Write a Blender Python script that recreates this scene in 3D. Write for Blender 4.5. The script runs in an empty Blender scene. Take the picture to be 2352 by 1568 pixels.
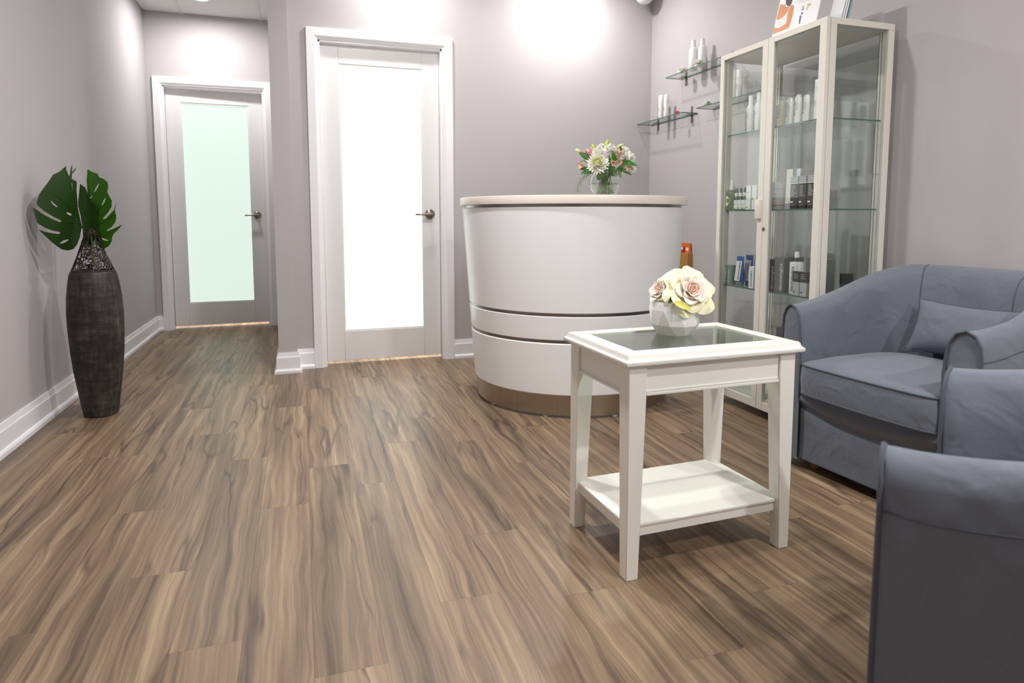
import bpy, bmesh, math, random
from mathutils import Vector, Matrix, noise
random.seed(7)
R = math.radians
sc = bpy.context.scene
COL = sc.collection
# ------------------------------------------------------------------ camera
CAM = Vector((0, 0, 0.9626)); FPX = 1484.65; CX, CY = 1176.0, 635.85
PITCH, YAW = -5.2432, -18.0134
cd = bpy.data.cameras.new('camera'); cam = bpy.data.objects.new('camera', cd); COL.objects.link(cam)
cam.location = CAM; cam.rotation_euler = (R(90 + PITCH), 0, R(YAW))
cd.sensor_width = 36; cd.lens = 36 * FPX / 2352
cd.shift_x = 0; cd.shift_y = (CY - 784) / 2352
cd.clip_start = 0.02
cd.dof.use_dof = True; cd.dof.focus_distance = 2.9; cd.dof.aperture_fstop = 5.0
sc.camera = cam
# ------------------------------------------------------------------ world, view
w = bpy.data.worlds.new('world'); sc.world = w; w.use_nodes = True
w.node_tree.nodes['Background'].inputs[0].default_value = (0.8, 0.85, 0.9, 1)
w.node_tree.nodes['Background'].inputs[1].default_value = 0.02
vs = sc.view_settings
vs.view_transform = 'Standard'; vs.look = 'None'; vs.gamma = 1; vs.use_curve_mapping = False
vs.exposure = 0.24
sc.cycles.caustics_reflective = False; sc.cycles.caustics_refractive = False
sc.cycles.max_bounces = 12; sc.cycles.transparent_max_bounces = 24
sc.cycles.use_denoising = True
CEIL = 2.648
LIGHTS = [  # x, y, watts: recessed ceiling downlights; the last is added fill
    (1.76, 3.95, 12.5), (0.64, 3.97, 8.5), (0.46, 2.50, 25), (1.64, 0.14, 27), (0.50, 1.36, 14),
    (-0.69, 5.66, 12), (1.9, -1.25, 46)]
PANE = {'door_1': ((0.66, 0.79, 0.70), 0.90), 'door_2': ((0.96, 1.0, 0.97), 1.45)}  # pane emission stands in for light from the rooms behind

# ------------------------------------------------------------------ helpers
_y, _p = R(YAW), R(PITCH)
_fw = Vector((math.sin(-_y), math.cos(_y), 0)); RT = Vector((math.cos(_y), math.sin(_y), 0)); UP = Vector((0, 0, 1))
_f2 = _fw * math.cos(_p) + UP * math.sin(_p); U2 = -_fw * math.sin(_p) + UP * math.cos(_p)
def at(u, v, X=None, Y=None, Z=None, D=None):
    """point of the room seen at photo pixel (u, v) on a plane X=, Y=, Z= or at depth D"""
    d = _f2 + RT * ((u - CX) / FPX) - U2 * ((v - CY) / FPX)
    if X is not None: t = (X - CAM.x) / d.x
    elif Y is not None: t = (Y - CAM.y) / d.y
    elif Z is not None: t = (Z - CAM.z) / d.z
    else: t = D
    return CAM + d * t

class G:
    def __init__(s): s.v = []; s.f = []
    def add(s, vs, fs):
        o = len(s.v); s.v += [tuple(p) for p in vs]; s.f += [tuple(i + o for i in f) for f in fs]; return s
    def box(s, x0, x1, y0, y1, z0, z1):
        v = [(x0,y0,z0),(x1,y0,z0),(x1,y1,z0),(x0,y1,z0),(x0,y0,z1),(x1,y0,z1),(x1,y1,z1),(x0,y1,z1)]
        return s.add(v, [(0,3,2,1),(4,5,6,7),(0,1,5,4),(1,2,6,5),(2,3,7,6),(3,0,4,7)])
    def frustum(s, a, b, z0, z1):   # a, b = (x0,x1,y0,y1) rectangles at z0 and z1
        v = [(a[0],a[2],z0),(a[1],a[2],z0),(a[1],a[3],z0),(a[0],a[3],z0),(b[0],b[2],z1),(b[1],b[2],z1),(b[1],b[3],z1),(b[0],b[3],z1)]
        return s.add(v, [(0,3,2,1),(4,5,6,7),(0,1,5,4),(1,2,6,5),(2,3,7,6),(3,0,4,7)])
    def prism(s, poly, z0, z1):
        n = len(poly); v = [(x,y,z0) for x,y in poly] + [(x,y,z1) for x,y in poly]
        f = [tuple(reversed(range(n))), tuple(range(n, 2*n))] + [(i,(i+1)%n,n+(i+1)%n,n+i) for i in range(n)]
        return s.add(v, f)
    def lathe(s, prof, n=32, c=(0,0), sx=1, sy=1):
        v = []; f = []; m = len(prof)
        for r, z in prof:
            for k in range(n):
                a = 2*math.pi*k/n; v.append((c[0]+r*sx*math.cos(a), c[1]+r*sy*math.sin(a), z))
        for i in range(m-1):
            for k in range(n):
                f.append((i*n+k, i*n+(k+1)%n, (i+1)*n+(k+1)%n, (i+1)*n+k))
        if prof[0][0] > 1e-6: f.append(tuple(reversed(range(n))))
        if prof[-1][0] > 1e-6: f.append(tuple(range((m-1)*n, m*n)))
        return s.add(v, f)
    def tube(s, pts, r, n=8, closed=False, taper=None):
        pts = [Vector(p) for p in pts]; m = len(pts); v = []; f = []; ref = None
        for i, p in enumerate(pts):
            if closed: t = pts[(i+1)%m] - pts[(i-1)%m]
            else: t = pts[min(i+1,m-1)] - pts[max(i-1,0)]
            if t.length < 1e-9: t = Vector((0,0,1))
            t.normalize()
            if ref is None:
                ref = Vector((0,0,1)) if abs(t.z) < .9 else Vector((1,0,0))
            a = (ref - t*ref.dot(t)); a.normalize(); ref = a; b = t.cross(a)
            rr = r if taper is None else r*taper[i]
            for k in range(n):
                q = 2*math.pi*k/n; v.append(p + (a*math.cos(q) + b*math.sin(q))*rr)
        for i in range(m if closed else m-1):
            j = (i+1)%m
            for k in range(n): f.append((i*n+k, i*n+(k+1)%n, j*n+(k+1)%n, j*n+k))
        if not closed: f += [tuple(reversed(range(n))), tuple(range((m-1)*n, m*n))]
        return s.add(v, f)
    def grid(s, fn, nu, nv):
        v = [fn(i/nu, j/nv) for j in range(nv+1) for i in range(nu+1)]
        f = [(j*(nu+1)+i, j*(nu+1)+i+1, (j+1)*(nu+1)+i+1, (j+1)*(nu+1)+i) for j in range(nv) for i in range(nu)]
        return s.add(v, f)
    def mesh(s, name, smooth=False, bevel=0, seg=2, thick=0, weld=False):
        me = bpy.data.meshes.new(name); me.from_pydata(s.v, [], s.f)
        bm = bmesh.new(); bm.from_mesh(me)
        if weld: bmesh.ops.remove_doubles(bm, verts=bm.verts, dist=1e-5)
        bmesh.ops.recalc_face_normals(bm, faces=bm.faces)
        if thick: bmesh.ops.solidify(bm, geom=bm.faces[:], thickness=thick)
        if bevel:
            es = [e for e in bm.edges if len(e.link_faces) == 2 and e.calc_face_angle(0) > .5]
            bmesh.ops.bevel(bm, geom=es, offset=bevel, offset_type='OFFSET', segments=seg, profile=.6, affect='EDGES', clamp_overlap=True)
        if smooth or bevel:
            for fc in bm.faces: fc.smooth = True
            lim = .7 if bevel else (.75 if smooth is True else smooth)
            for e in bm.edges:
                if len(e.link_faces) == 2 and e.calc_face_angle(0) > lim: e.smooth = False
        bm.to_mesh(me); bm.free(); return me

def mk(name, g, mat, parent=None, smooth=False, bevel=0, seg=2, loc=None, rot=None, thick=0, weld=False):
    me = g if isinstance(g, bpy.types.Mesh) else g.mesh(name, smooth, bevel, seg, thick, weld)
    o = bpy.data.objects.new(name, me); COL.objects.link(o)
    if mat and not me.materials: me.materials.append(mat)
    if parent: o.parent = parent
    if loc is not None: o.location = loc
    if rot is not None: o.rotation_euler = rot
    return o
def tag(o, label, cat, group=None, kind=None):
    o['label'] = label; o['category'] = cat
    if group: o['group'] = group
    if kind: o['kind'] = kind
    return o
def thing(name, label, cat, loc=(0,0,0), rz=0, group=None, kind=None):
    o = bpy.data.objects.new(name, None); COL.objects.link(o); o.location = loc; o.rotation_euler = (0,0,rz)
    o.empty_display_size = .05
    return tag(o, label, cat, group, kind)
def struct(name, g, mat, label, cat, **k):
    return tag(mk(name, g, mat, **k), label, cat, kind='structure')

# ------------------------------------------------------------------ materials
def new_mat(name):
    m = bpy.data.materials.new(name); m.use_nodes = True
    nt = m.node_tree; return m, nt, nt.nodes['Principled BSDF']
def N(nt, t, **k):
    n = nt.nodes.new(t)
    for a, b in k.items(): setattr(n, a, b)
    return n
def mixc(nt, fac, a, b, blend='MIX'):
    n = N(nt, 'ShaderNodeMix', data_type='RGBA', blend_type=blend)
    for sock, val in ((0, fac), (6, a), (7, b)):
        if hasattr(val, 'is_linked'): nt.links.new(val, n.inputs[sock])
        elif sock == 0: n.inputs[0].default_value = val
        else: n.inputs[sock].default_value = (*val, 1) if len(val) == 3 else val
    return n.outputs[2]
def srgb(r, g, b):
    f = lambda c: (c/255/12.92) if c/255 <= .04045 else ((c/255+.055)/1.055)**2.4
    return (f(r), f(g), f(b))
def mat(name, col, rough=.5, metal=0, spec=.5, coat=0, bump=0, bscale=200, var=0, vscale=3, stretch=(1,1,1), sheen=0, sub=0):
    m, nt, b = new_mat(name)
    b.inputs['Roughness'].default_value = rough; b.inputs['Metallic'].default_value = metal
    b.inputs['Specular IOR Level'].default_value = spec; b.inputs['Coat Weight'].default_value = coat
    if coat: b.inputs['Coat Roughness'].default_value = .08
    if sheen: b.inputs['Sheen Weight'].default_value = sheen
    if sub: b.inputs['Subsurface Weight'].default_value = sub; b.inputs['Subsurface Radius'].default_value = (.01,.006,.004)
    b.inputs['Base Color'].default_value = (*col, 1)
    tc = N(nt, 'ShaderNodeTexCoord'); mp = N(nt, 'ShaderNodeMapping'); mp.inputs['Scale'].default_value = stretch
    nt.links.new(tc.outputs['Object'], mp.inputs['Vector'])
    n = N(nt, 'ShaderNodeTexNoise'); n.inputs['Scale'].default_value = vscale; n.inputs['Detail'].default_value = 5
    nt.links.new(mp.outputs[0], n.inputs['Vector'])
    v = max(var, .02)
    lo = tuple(c*(1-v) for c in col); hi = tuple(min(1, c*(1+v)) for c in col)
    nt.links.new(mixc(nt, n.outputs['Fac'], lo, hi), b.inputs['Base Color'])
    if bump:
        n2 = N(nt, 'ShaderNodeTexNoise'); n2.inputs['Scale'].default_value = bscale; n2.inputs['Detail'].default_value = 3
        nt.links.new(tc.outputs['Object'], n2.inputs['Vector'])
        bp = N(nt, 'ShaderNodeBump'); bp.inputs['Strength'].default_value = bump; bp.inputs['Distance'].default_value = .002
        nt.links.new(n2.outputs['Fac'], bp.inputs['Height']); nt.links.new(bp.outputs[0], b.inputs['Normal'])
    return m
def glass_mat(name, tint=(.93,.97,.95), refl=1.0, rough=0.0, body=0.0):
    m, nt, b = new_mat(name); nt.nodes.remove(b)
    out = nt.nodes['Material Output']
    tr = N(nt, 'ShaderNodeBsdfTransparent'); tr.inputs[0].default_value = (*tint, 1)
    gl = N(nt, 'ShaderNodeBsdfGlossy'); gl.inputs['Roughness'].default_value = rough
    fr = N(nt, 'ShaderNodeFresnel'); ge = N(nt, 'ShaderNodeNewGeometry')      # both faces of a pane reflect alike
    io = N(nt, 'ShaderNodeMapRange'); io.inputs[3].default_value = 1.45; io.inputs[4].default_value = 1/1.45
    nt.links.new(ge.outputs['Backfacing'], io.inputs[0]); nt.links.new(io.outputs[0], fr.inputs['IOR'])
    mu = N(nt, 'ShaderNodeMath', operation='MULTIPLY'); mu.inputs[1].default_value = refl; nt.links.new(fr.outputs[0], mu.inputs[0])
    mx = N(nt, 'ShaderNodeMixShader'); nt.links.new(mu.outputs[0], mx.inputs[0]); nt.links.new(tr.outputs[0], mx.inputs[1]); nt.links.new(gl.outputs[0], mx.inputs[2])
    last = mx
    if body:
        df = N(nt, 'ShaderNodeBsdfDiffuse'); df.inputs[0].default_value = (*tint, 1)
        m2 = N(nt, 'ShaderNodeMixShader'); m2.inputs[0].default_value = body
        nt.links.new(mx.outputs[0], m2.inputs[1]); nt.links.new(df.outputs[0], m2.inputs[2]); last = m2
    nt.links.new(last.outputs[0], out.inputs['Surface'])
    return m
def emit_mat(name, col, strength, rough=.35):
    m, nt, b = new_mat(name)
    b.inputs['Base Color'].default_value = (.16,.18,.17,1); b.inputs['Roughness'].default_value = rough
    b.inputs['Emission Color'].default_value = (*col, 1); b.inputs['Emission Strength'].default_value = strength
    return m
def wood_floor():
    m, nt, b = new_mat('floor_planks'); L = nt.links.new
    tc = N(nt, 'ShaderNodeTexCoord'); oi = N(nt, 'ShaderNodeObjectInfo')
    cx = N(nt, 'ShaderNodeCombineXYZ')
    for i, k in enumerate((31.0, 57.0, 11.0)):
        mm = N(nt, 'ShaderNodeMath', operation='MULTIPLY'); mm.inputs[1].default_value = k; L(oi.outputs['Random'], mm.inputs[0]); L(mm.outputs[0], cx.inputs[i])
    ad = N(nt, 'ShaderNodeVectorMath', operation='ADD'); L(tc.outputs['Object'], ad.inputs[0]); L(cx.outputs[0], ad.inputs[1])
    def nz(scale, detail, rough=.55, dist=0, src=None):
        mp = N(nt, 'ShaderNodeMapping'); mp.inputs['Scale'].default_value = scale; L(src or ad.outputs[0], mp.inputs['Vector'])
        n = N(nt, 'ShaderNodeTexNoise'); n.inputs['Scale'].default_value = 1; n.inputs['Detail'].default_value = detail
        n.inputs['Roughness'].default_value = rough; n.inputs['Distortion'].default_value = dist; L(mp.outputs[0], n.inputs['Vector']); return n.outputs['Fac']
    def ma(op, a, b_):
        n = N(nt, 'ShaderNodeMath', operation=op)
        for k, v in ((0, a), (1, b_)):
            if hasattr(v, 'is_linked'): L(v, n.inputs[k])
            else: n.inputs[k].default_value = v
        return n.outputs[0]
    def mr(v, a, b_, c, d):
        n = N(nt, 'ShaderNodeMapRange'); L(v, n.inputs[0])
        for k, q in enumerate((a, b_, c, d)): n.inputs[k+1].default_value = q
        return n.outputs[0]
    # the grain bends gently sideways around the figure
    wv = ma('MULTIPLY', ma('SUBTRACT', nz((7, 2.4, 1), 2), .5), .055)
    cv = N(nt, 'ShaderNodeCombineXYZ'); L(wv, cv.inputs[0])
    wp = N(nt, 'ShaderNodeVectorMath', operation='ADD'); L(ad.outputs[0], wp.inputs[0]); L(cv.outputs[0], wp.inputs[1]); wp = wp.outputs[0]
    main = ma('ADD', ma('MULTIPLY', nz((24, .8, 1), 5, .6, .15, wp), .55), ma('MULTIPLY', nz((75, 1.3, 1), 4, .6, .1, wp), .45))
    rp = N(nt, 'ShaderNodeValToRGB'); L(main, rp.inputs[0]); e = rp.color_ramp.elements
    e[0].position = .34; e[0].color = (*srgb(88, 72, 57), 1); e[1].position = .66; e[1].color = (*srgb(174, 151, 124), 1)
    k = rp.color_ramp.elements.new(.46); k.color = (*srgb(126, 106, 86), 1)
    k = rp.color_ramp.elements.new(.55); k.color = (*srgb(148, 126, 102), 1)
    # sparse dark veins, broken along their length
    vn = ma('ABSOLUTE', ma('SUBTRACT', nz((8, .8, 1), 3, .5, .15, wp), .47), 0)
    vm = ma('MULTIPLY', mr(vn, 0, .028, .75, 0), mr(nz((6, 1.6, 1), 2), .40, .55, 0, 1))
    c1 = mixc(nt, vm, rp.outputs[0], srgb(66, 52, 42))
    # wide soft darker bands in the wood
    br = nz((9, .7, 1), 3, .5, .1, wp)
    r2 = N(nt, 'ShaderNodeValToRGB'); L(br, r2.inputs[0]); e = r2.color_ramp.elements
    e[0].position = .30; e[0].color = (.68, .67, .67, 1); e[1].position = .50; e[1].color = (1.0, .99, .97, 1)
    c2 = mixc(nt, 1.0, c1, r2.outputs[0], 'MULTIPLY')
    fine = nz((240, 4, 1), 2, .5, 0, wp)
    c3 = mixc(nt, 1.0, c2, mr(fine, .3, .7, .88, 1.08), 'MULTIPLY')
    c4 = mixc(nt, 1.0, c3, mr(oi.outputs['Random'], 0, 1, .94, 1.04), 'MULTIPLY')
    L(c4, b.inputs['Base Color']); b.inputs['Roughness'].default_value = .40; b.inputs['Specular IOR Level'].default_value = .5
    bp = N(nt, 'ShaderNodeBump'); bp.inputs['Strength'].default_value = .12; bp.inputs['Distance'].default_value = .001
    L(fine, bp.inputs['Height']); L(bp.outputs[0], b.inputs['Normal'])
    return m
def fabric():
    m, nt, b = new_mat('blue_grey_linen'); L = nt.links.new
    tc = N(nt, 'ShaderNodeTexCoord')
    cols = []
    for sc_ in ((900, 120, 900), (120, 900, 120)):
        mp = N(nt, 'ShaderNodeMapping'); mp.inputs['Scale'].default_value = sc_; L(tc.outputs['Object'], mp.inputs['Vector'])
        n = N(nt, 'ShaderNodeTexNoise'); n.inputs['Scale'].default_value = 1; n.inputs['Detail'].default_value = 1; L(mp.outputs[0], n.inputs['Vector']); cols.append(n.outputs['Fac'])
    av = N(nt, 'ShaderNodeMath', operation='ADD'); L(cols[0], av.inputs[0]); L(cols[1], av.inputs[1])
    hf = N(nt, 'ShaderNodeMath', operation='MULTIPLY'); L(av.outputs[0], hf.inputs[0]); hf.inputs[1].default_value = .5
    big = N(nt, 'ShaderNodeTexNoise'); big.inputs['Scale'].default_value = 7; L(tc.outputs['Object'], big.inputs['Vector'])
    c = mixc(nt, hf.outputs[0], srgb(86, 94, 106), srgb(135, 143, 155))
    c = mixc(nt, big.outputs['Fac'], c, srgb(106, 112, 123))
    L(c, b.inputs['Base Color']); b.inputs['Roughness'].default_value = .95; b.inputs['Specular IOR Level'].default_value = .15
    b.inputs['Sheen Weight'].default_value = .25; b.inputs['Sheen Roughness'].default_value = .5
    wr = N(nt, 'ShaderNodeTexNoise'); wr.inputs['Scale'].default_value = 9; wr.inputs['Detail'].default_value = 2; wr.inputs['Distortion'].default_value = .8
    L(tc.outputs['Object'], wr.inputs['Vector'])
    b1 = N(nt, 'ShaderNodeBump'); b1.inputs['Strength'].default_value = .5; b1.inputs['Distance'].default_value = .02; L(wr.outputs['Fac'], b1.inputs['Height'])
    b2 = N(nt, 'ShaderNodeBump'); b2.inputs['Strength'].default_value = .25; b2.inputs['Distance'].default_value = .001; L(hf.outputs[0], b2.inputs['Height']); L(b1.outputs[0], b2.inputs['Normal'])
    L(b2.outputs[0], b.inputs['Normal'])
    return m
def vase_mat():
    m, nt, b = new_mat('charred_wood'); L = nt.links.new
    tc = N(nt, 'ShaderNodeTexCoord')
    def nz(s, d):
        mp = N(nt, 'ShaderNodeMapping'); mp.inputs['Scale'].default_value = s; L(tc.outputs['Object'], mp.inputs['Vector'])
        n = N(nt, 'ShaderNodeTexNoise'); n.inputs['Scale'].default_value = 1; n.inputs['Detail'].default_value = d; n.inputs['Roughness'].default_value = .65; L(mp.outputs[0], n.inputs['Vector']); return n.outputs['Fac']
    a = nz((70, 70, 7), 5); h = nz((14, 14, 45), 4); p = nz((8, 8, 5), 3)
    mx = N(nt, 'ShaderNodeMath', operation='MULTIPLY'); L(a, mx.inputs[0]); L(h, mx.inputs[1])
    m2 = N(nt, 'ShaderNodeMath', operation='MULTIPLY'); L(mx.outputs[0], m2.inputs[0]); L(p, m2.inputs[1])
    rp = N(nt, 'ShaderNodeValToRGB'); L(m2.outputs[0], rp.inputs[0]); e = rp.color_ramp.elements
    e[0].position = .09; e[0].color = (*srgb(24, 20, 18), 1); e[1].position = .30; e[1].color = (*srgb(92, 82, 76), 1)
    L(rp.outputs[0], b.inputs['Base Color']); b.inputs['Roughness'].default_value = .6
    bp = N(nt, 'ShaderNodeBump'); bp.inputs['Strength'].default_value = .3; bp.inputs['Distance'].default_value = .002; L(h, bp.inputs['Height']); L(bp.outputs[0], b.inputs['Normal'])
    return m
WALL = srgb(190, 186, 188)
M = dict(
    wall=mat('mauve_grey_paint', WALL, .75, spec=.25, bump=.05, bscale=350, var=.015),
    trim=mat('white_gloss_trim', srgb(240, 240, 244), .3, var=.01),
    door=mat('white_door_paint', srgb(234, 233, 234), .35, var=.01),
    ceil=mat('ceiling_tile_white', srgb(215, 213, 210), .9, bump=.3, bscale=120, var=.03, vscale=40),
    bar=mat('ceiling_grid_white', srgb(205, 205, 202), .5),
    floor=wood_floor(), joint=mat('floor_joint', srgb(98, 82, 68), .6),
    gloss=mat('white_gloss_laminate', srgb(246, 247, 250), .32, spec=.25, coat=.12, var=.015, vscale=2, stretch=(6, 6, .5)),
    stone=mat('beige_quartz', srgb(243, 237, 227), .35, var=.03, vscale=9),
    steel=mat('brushed_steel', srgb(178, 166, 150), .34, metal=1, var=.12, vscale=1.5, stretch=(60, 60, 3)),
    chrome=mat('dark_metal_strip', srgb(140, 138, 138), .3, metal=1),
    nickel=mat('satin_nickel', srgb(150, 142, 132), .28, metal=1),
    lacquer=mat('white_lacquer', srgb(240, 239, 233), .22, var=.01),
    cab=mat('cream_white_steel', srgb(226, 223, 214), .4, var=.01),
    dark=mat('black_plastic', srgb(30, 30, 32), .4),
    fabric=fabric(), seam=mat('dark_blue_piping', srgb(84, 88, 100), .9, bump=.3, bscale=900),
    beech=mat('beech_leg', srgb(170, 110, 62), .45, var=.15, vscale=20),
    vase=vase_mat(), wire=mat('bronze_wire', srgb(72, 64, 60), .45, metal=.6),
    glass=glass_mat('clear_glass', (.965, .985, .975)), tglass=glass_mat('green_table_glass', (.80, .87, .83), 1.5),
    gedge=mat('green_glass_edge', srgb(58, 104, 92), .15, coat=.4), bowl=glass_mat('bowl_glass', (.97, .985, .98), 1.3),
    water=glass_mat('water', (.93, .96, .94), .8),
    ceramic=mat('matt_white_ceramic', srgb(250, 250, 250), .4),
    white=mat('white_plastic', srgb(238, 237, 236), .35), cream=mat('cream_plastic', srgb(228, 214, 186), .4),
    grey=mat('slate_grey_carton', srgb(112, 114, 112), .5), dgrey=mat('dark_grey_carton', srgb(74, 72, 74), .5), lgrey=mat('silver_grey_carton', srgb(176, 178, 184), .4),
    maroon=mat('maroon_carton', srgb(112, 38, 76), .45), blue=mat('royal_blue_plastic', srgb(24, 84, 168), .35), blued=mat('deep_blue_plastic', srgb(22, 58, 130), .35),
    black=mat('black_brown_carton', srgb(46, 38, 36), .45), teal=mat('grey_green_carton', srgb(104, 130, 118), .5),
    olive=mat('olive_bottle', srgb(104, 116, 84), .25), dropg=mat('dark_green_glass', srgb(52, 78, 56), .2), rubber=mat('grey_rubber', srgb(96, 112, 108), .6),
    red=mat('red_print', srgb(190, 40, 54), .5), ink=mat('dark_ink', srgb(70, 70, 82), .6), inkw=mat('white_ink', srgb(236, 236, 234), .6), inkb=mat('navy_ink', srgb(44, 48, 90), .6),
    lime=mat('lime_green_print', srgb(150, 196, 70), .5), silver=mat('silver_foil', srgb(200, 202, 206), .25, metal=.7),
    kraft=mat('kraft_card', srgb(178, 128, 70), .8, var=.08, vscale=30), orange=mat('orange_card', srgb(224, 112, 40), .5),
    paper=mat('white_card', srgb(240, 241, 244), .5), skin=mat('printed_skin_tone', srgb(214, 140, 92), .5, var=.08, vscale=14), hair=mat('printed_hair', srgb(66, 50, 46), .5),
    ptop=mat('printed_white_top', srgb(228, 230, 232), .5), violet=mat('printed_violet', srgb(88, 92, 168), .5), mint=mat('printed_mint', srgb(170, 208, 180), .5), gold=mat('printed_gold', srgb(200, 190, 120), .5), pinkp=mat('printed_pink', srgb(222, 170, 178), .5),
    tealg=mat('teal_acrylic_edge', srgb(150, 178, 180), .2),
    leaf=mat('deep_green_leaf', srgb(30, 60, 12), .5, spec=.3, var=.2, vscale=6), leafb=mat('bright_green_leaf', srgb(54, 108, 16), .45, spec=.3, var=.2, vscale=6), leafm=mat('mid_green_leaf', srgb(56, 98, 34), .45, var=.2, vscale=30),
    rib=mat('dark_leaf_rib', srgb(46, 78, 20), .5), stem=mat('green_stem', srgb(86, 118, 52), .5, var=.15, vscale=30), bud=mat('lime_bud', srgb(172, 196, 60), .45, var=.12, vscale=40), budp=mat('pale_green_bud', srgb(200, 214, 140), .45, var=.12, vscale=40),
    pwhite=mat('white_petal', srgb(246, 246, 238), .6, sub=.15), pyel=mat('yellow_white_petal', srgb(244, 246, 200), .6, sub=.15), ppink=mat('pink_petal', srgb(236, 178, 182), .6, sub=.15), ppeach=mat('peach_petal', srgb(216, 178, 150), .6, var=.25, vscale=60, sub=.1), pcoral=mat('coral_petal', srgb(232, 112, 92), .6),
    rblush=mat('blush_rose_petal', srgb(255, 224, 208), .6, sub=.2), rcream=mat('cream_rose_petal', srgb(254, 244, 230), .6, sub=.2), router=mat('pale_yellow_rose_petal', srgb(251, 247, 212), .6, sub=.2), rgreen=mat('yellow_green_petal', srgb(214, 214, 110), .6, sub=.2),
    lens=emit_mat('downlight_lens', (1, .98, .95), 6), pane1=emit_mat('frosted_pane_green_glow', *PANE['door_1']), pane2=emit_mat('frosted_pane_white_glow', *PANE['door_2']),
)
def text(body, size, m, parent, loc, ori='up', name='lettering', extrude=.0002, align='LEFT', bold=0):
    cu = bpy.data.curves.new('t', 'FONT'); cu.body = body; cu.size = size; cu.extrude = extrude; cu.align_x = align; cu.align_y = 'CENTER'; cu.resolution_u = 2
    if bold: cu.offset = bold
    o = bpy.data.objects.new('t', cu); COL.objects.link(o)
    bpy.context.view_layer.update()
    me = bpy.data.meshes.new_from_object(o.evaluated_get(bpy.context.evaluated_depsgraph_get()))
    bpy.data.objects.remove(o); me.name = name; me.materials.clear(); me.materials.append(m)
    if ori == 'up':   Rm = Matrix(((0,0,-1),(0,1,0),(1,0,0)))      # on a face that looks to -X, reading upwards
    elif ori == 'flat': Rm = Matrix(((0,0,-1),(-1,0,0),(0,1,0)))   # on a face that looks to -X, reading level
    me.transform(Rm.to_4x4())
    return mk(name, me, m, parent, loc=loc)

# ------------------------------------------------------------------ setting
XL, XR, YB, YH, YF = -1.189, 2.465, 4.289, 6.129, -2.4
PX0, PX1, PY = -0.154, -0.045, 4.196        # pilaster at the hall mouth
HT = 2.70
floor = struct('floor', G().box(XL-.1, XR+.1, YF-.1, 7.4, -.06, -.0025), M['joint'], 'brown wood-look plank floor', 'floor')
PW, PL = .1535, 1.2
JOINT = {0: 1.34, 1: 2.32, 2: 1.522, 3: 1.83, 4: 1.45, 5: 1.144, 6: 2.75, 7: 1.317, 8: 2.0, 9: 1.62, 10: 2.45, 11: 1.65, -1: 2.22, -2: 1.52, -3: 1.885, -4: 2.325, -5: 1.7, -6: 2.92, -7: 2.1, -8: 1.4}
plank_cache = {}
for k in range(math.floor(XL/PW), math.ceil(XR/PW)):
    x0, x1 = max(k*PW, XL-.02), min((k+1)*PW, XR+.02)
    j = JOINT.get(k, random.uniform(1, 2.2)); y = j - PL*math.ceil((j - (YF-.05))/PL)
    yend = 7.3 if x0 < 1.4 else YB+.1
    while y < yend:
        y0, y1 = max(y, YF-.05), min(y+PL, yend); y += PL
        if y1 - y0 < .02: continue
        key = (round(x1-x0, 3), round(y1-y0, 3))
        if key not in plank_cache:
            hx, hy = (x1-x0)/2-.0001, (y1-y0)/2-.00015
            plank_cache[key] = G().frustum((-hx,hx,-hy,hy), (-hx+.0001,hx-.0001,-hy+.0001,hy-.0001), -.0024, 0).mesh('plank')
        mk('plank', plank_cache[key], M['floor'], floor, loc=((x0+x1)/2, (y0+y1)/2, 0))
# ceiling with lay-in tiles
ceil = struct('ceiling', G().box(XL-.1, XR+.1, YF-.1, YH+.1, CEIL+.012, CEIL+.1), M['ceil'], 'white suspended ceiling of lay-in tiles', 'ceiling')
gx = [XL] + [-.895+.611*i for i in range(6)] + [XR]; gy = [YF] + [YF + .26 + 1.22*i for i in range(7)] + [YH]
for i in range(len(gx)-1):
    for j in range(len(gy)-1):
        mk('ceiling_tile', G().box(gx[i]+.011, gx[i+1]-.011, gy[j]+.011, gy[j+1]-.011, CEIL+.004, CEIL+.012), M['ceil'], ceil)
for x in gx[1:-1]: mk('grid_bar', G().box(x-.012, x+.012, YF, YH, CEIL, CEIL+.008), M['bar'], ceil)
for y in gy[1:-1]: mk('grid_bar', G().box(XL, XR, y-.012, y+.012, CEIL+.0003, CEIL+.008), M['bar'], ceil)
# walls
struct('wall_left', G().box(XL-.1, XL, YF-.1, YH+.1, 0, HT), M['wall'], 'long mauve-grey wall on the left beside the tall vase', 'wall')
struct('wall_right', G().box(XR, XR+.1, YF-.1, YB+.1, 0, HT), M['wall'], 'mauve-grey wall on the right behind cabinet and armchairs', 'wall')
struct('wall_front', G().box(XL, XR, YF-.1, YF, 0, HT), M['wall'], 'mauve-grey wall behind the viewer', 'wall')
D2 = dict(x0=.058, x1=.978, z=2.13, y=YB); D1 = dict(x0=-1.140, x1=-.216, z=2.13, y=YH)
def wall_with_door(name, xa, xb, y, th, d, label):
    o0, o1, oz = d['x0']+.062, d['x1']-.062, d['z']-.062
    g = G().box(xa, o0, y, y+th, 0, HT).box(o1, xb, y, y+th, 0, HT).box(o0, o1, y, y+th, oz, HT)
    struct(name, g, M['wall'], label, 'wall')
wall_with_door('wall_back', PX1, XR, YB, .11, D2, 'mauve-grey back wall with the bright frosted door')
wall_with_door('wall_hall', XL, PX0, YH, .11, D1, 'mauve-grey end wall of the hallway with green-tinted door')
struct('wall_pilaster', G().box(PX0, PX1, PY, YH+.1, 0, HT), M['wall'], 'mauve-grey projecting wall end between the two doors', 'wall')
BP = [(0,0),(.027,0),(.027,.016),(.022,.024),(.015,.028),(.015,.098),(.011,.106),(.007,.128),(0,.128)]
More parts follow.
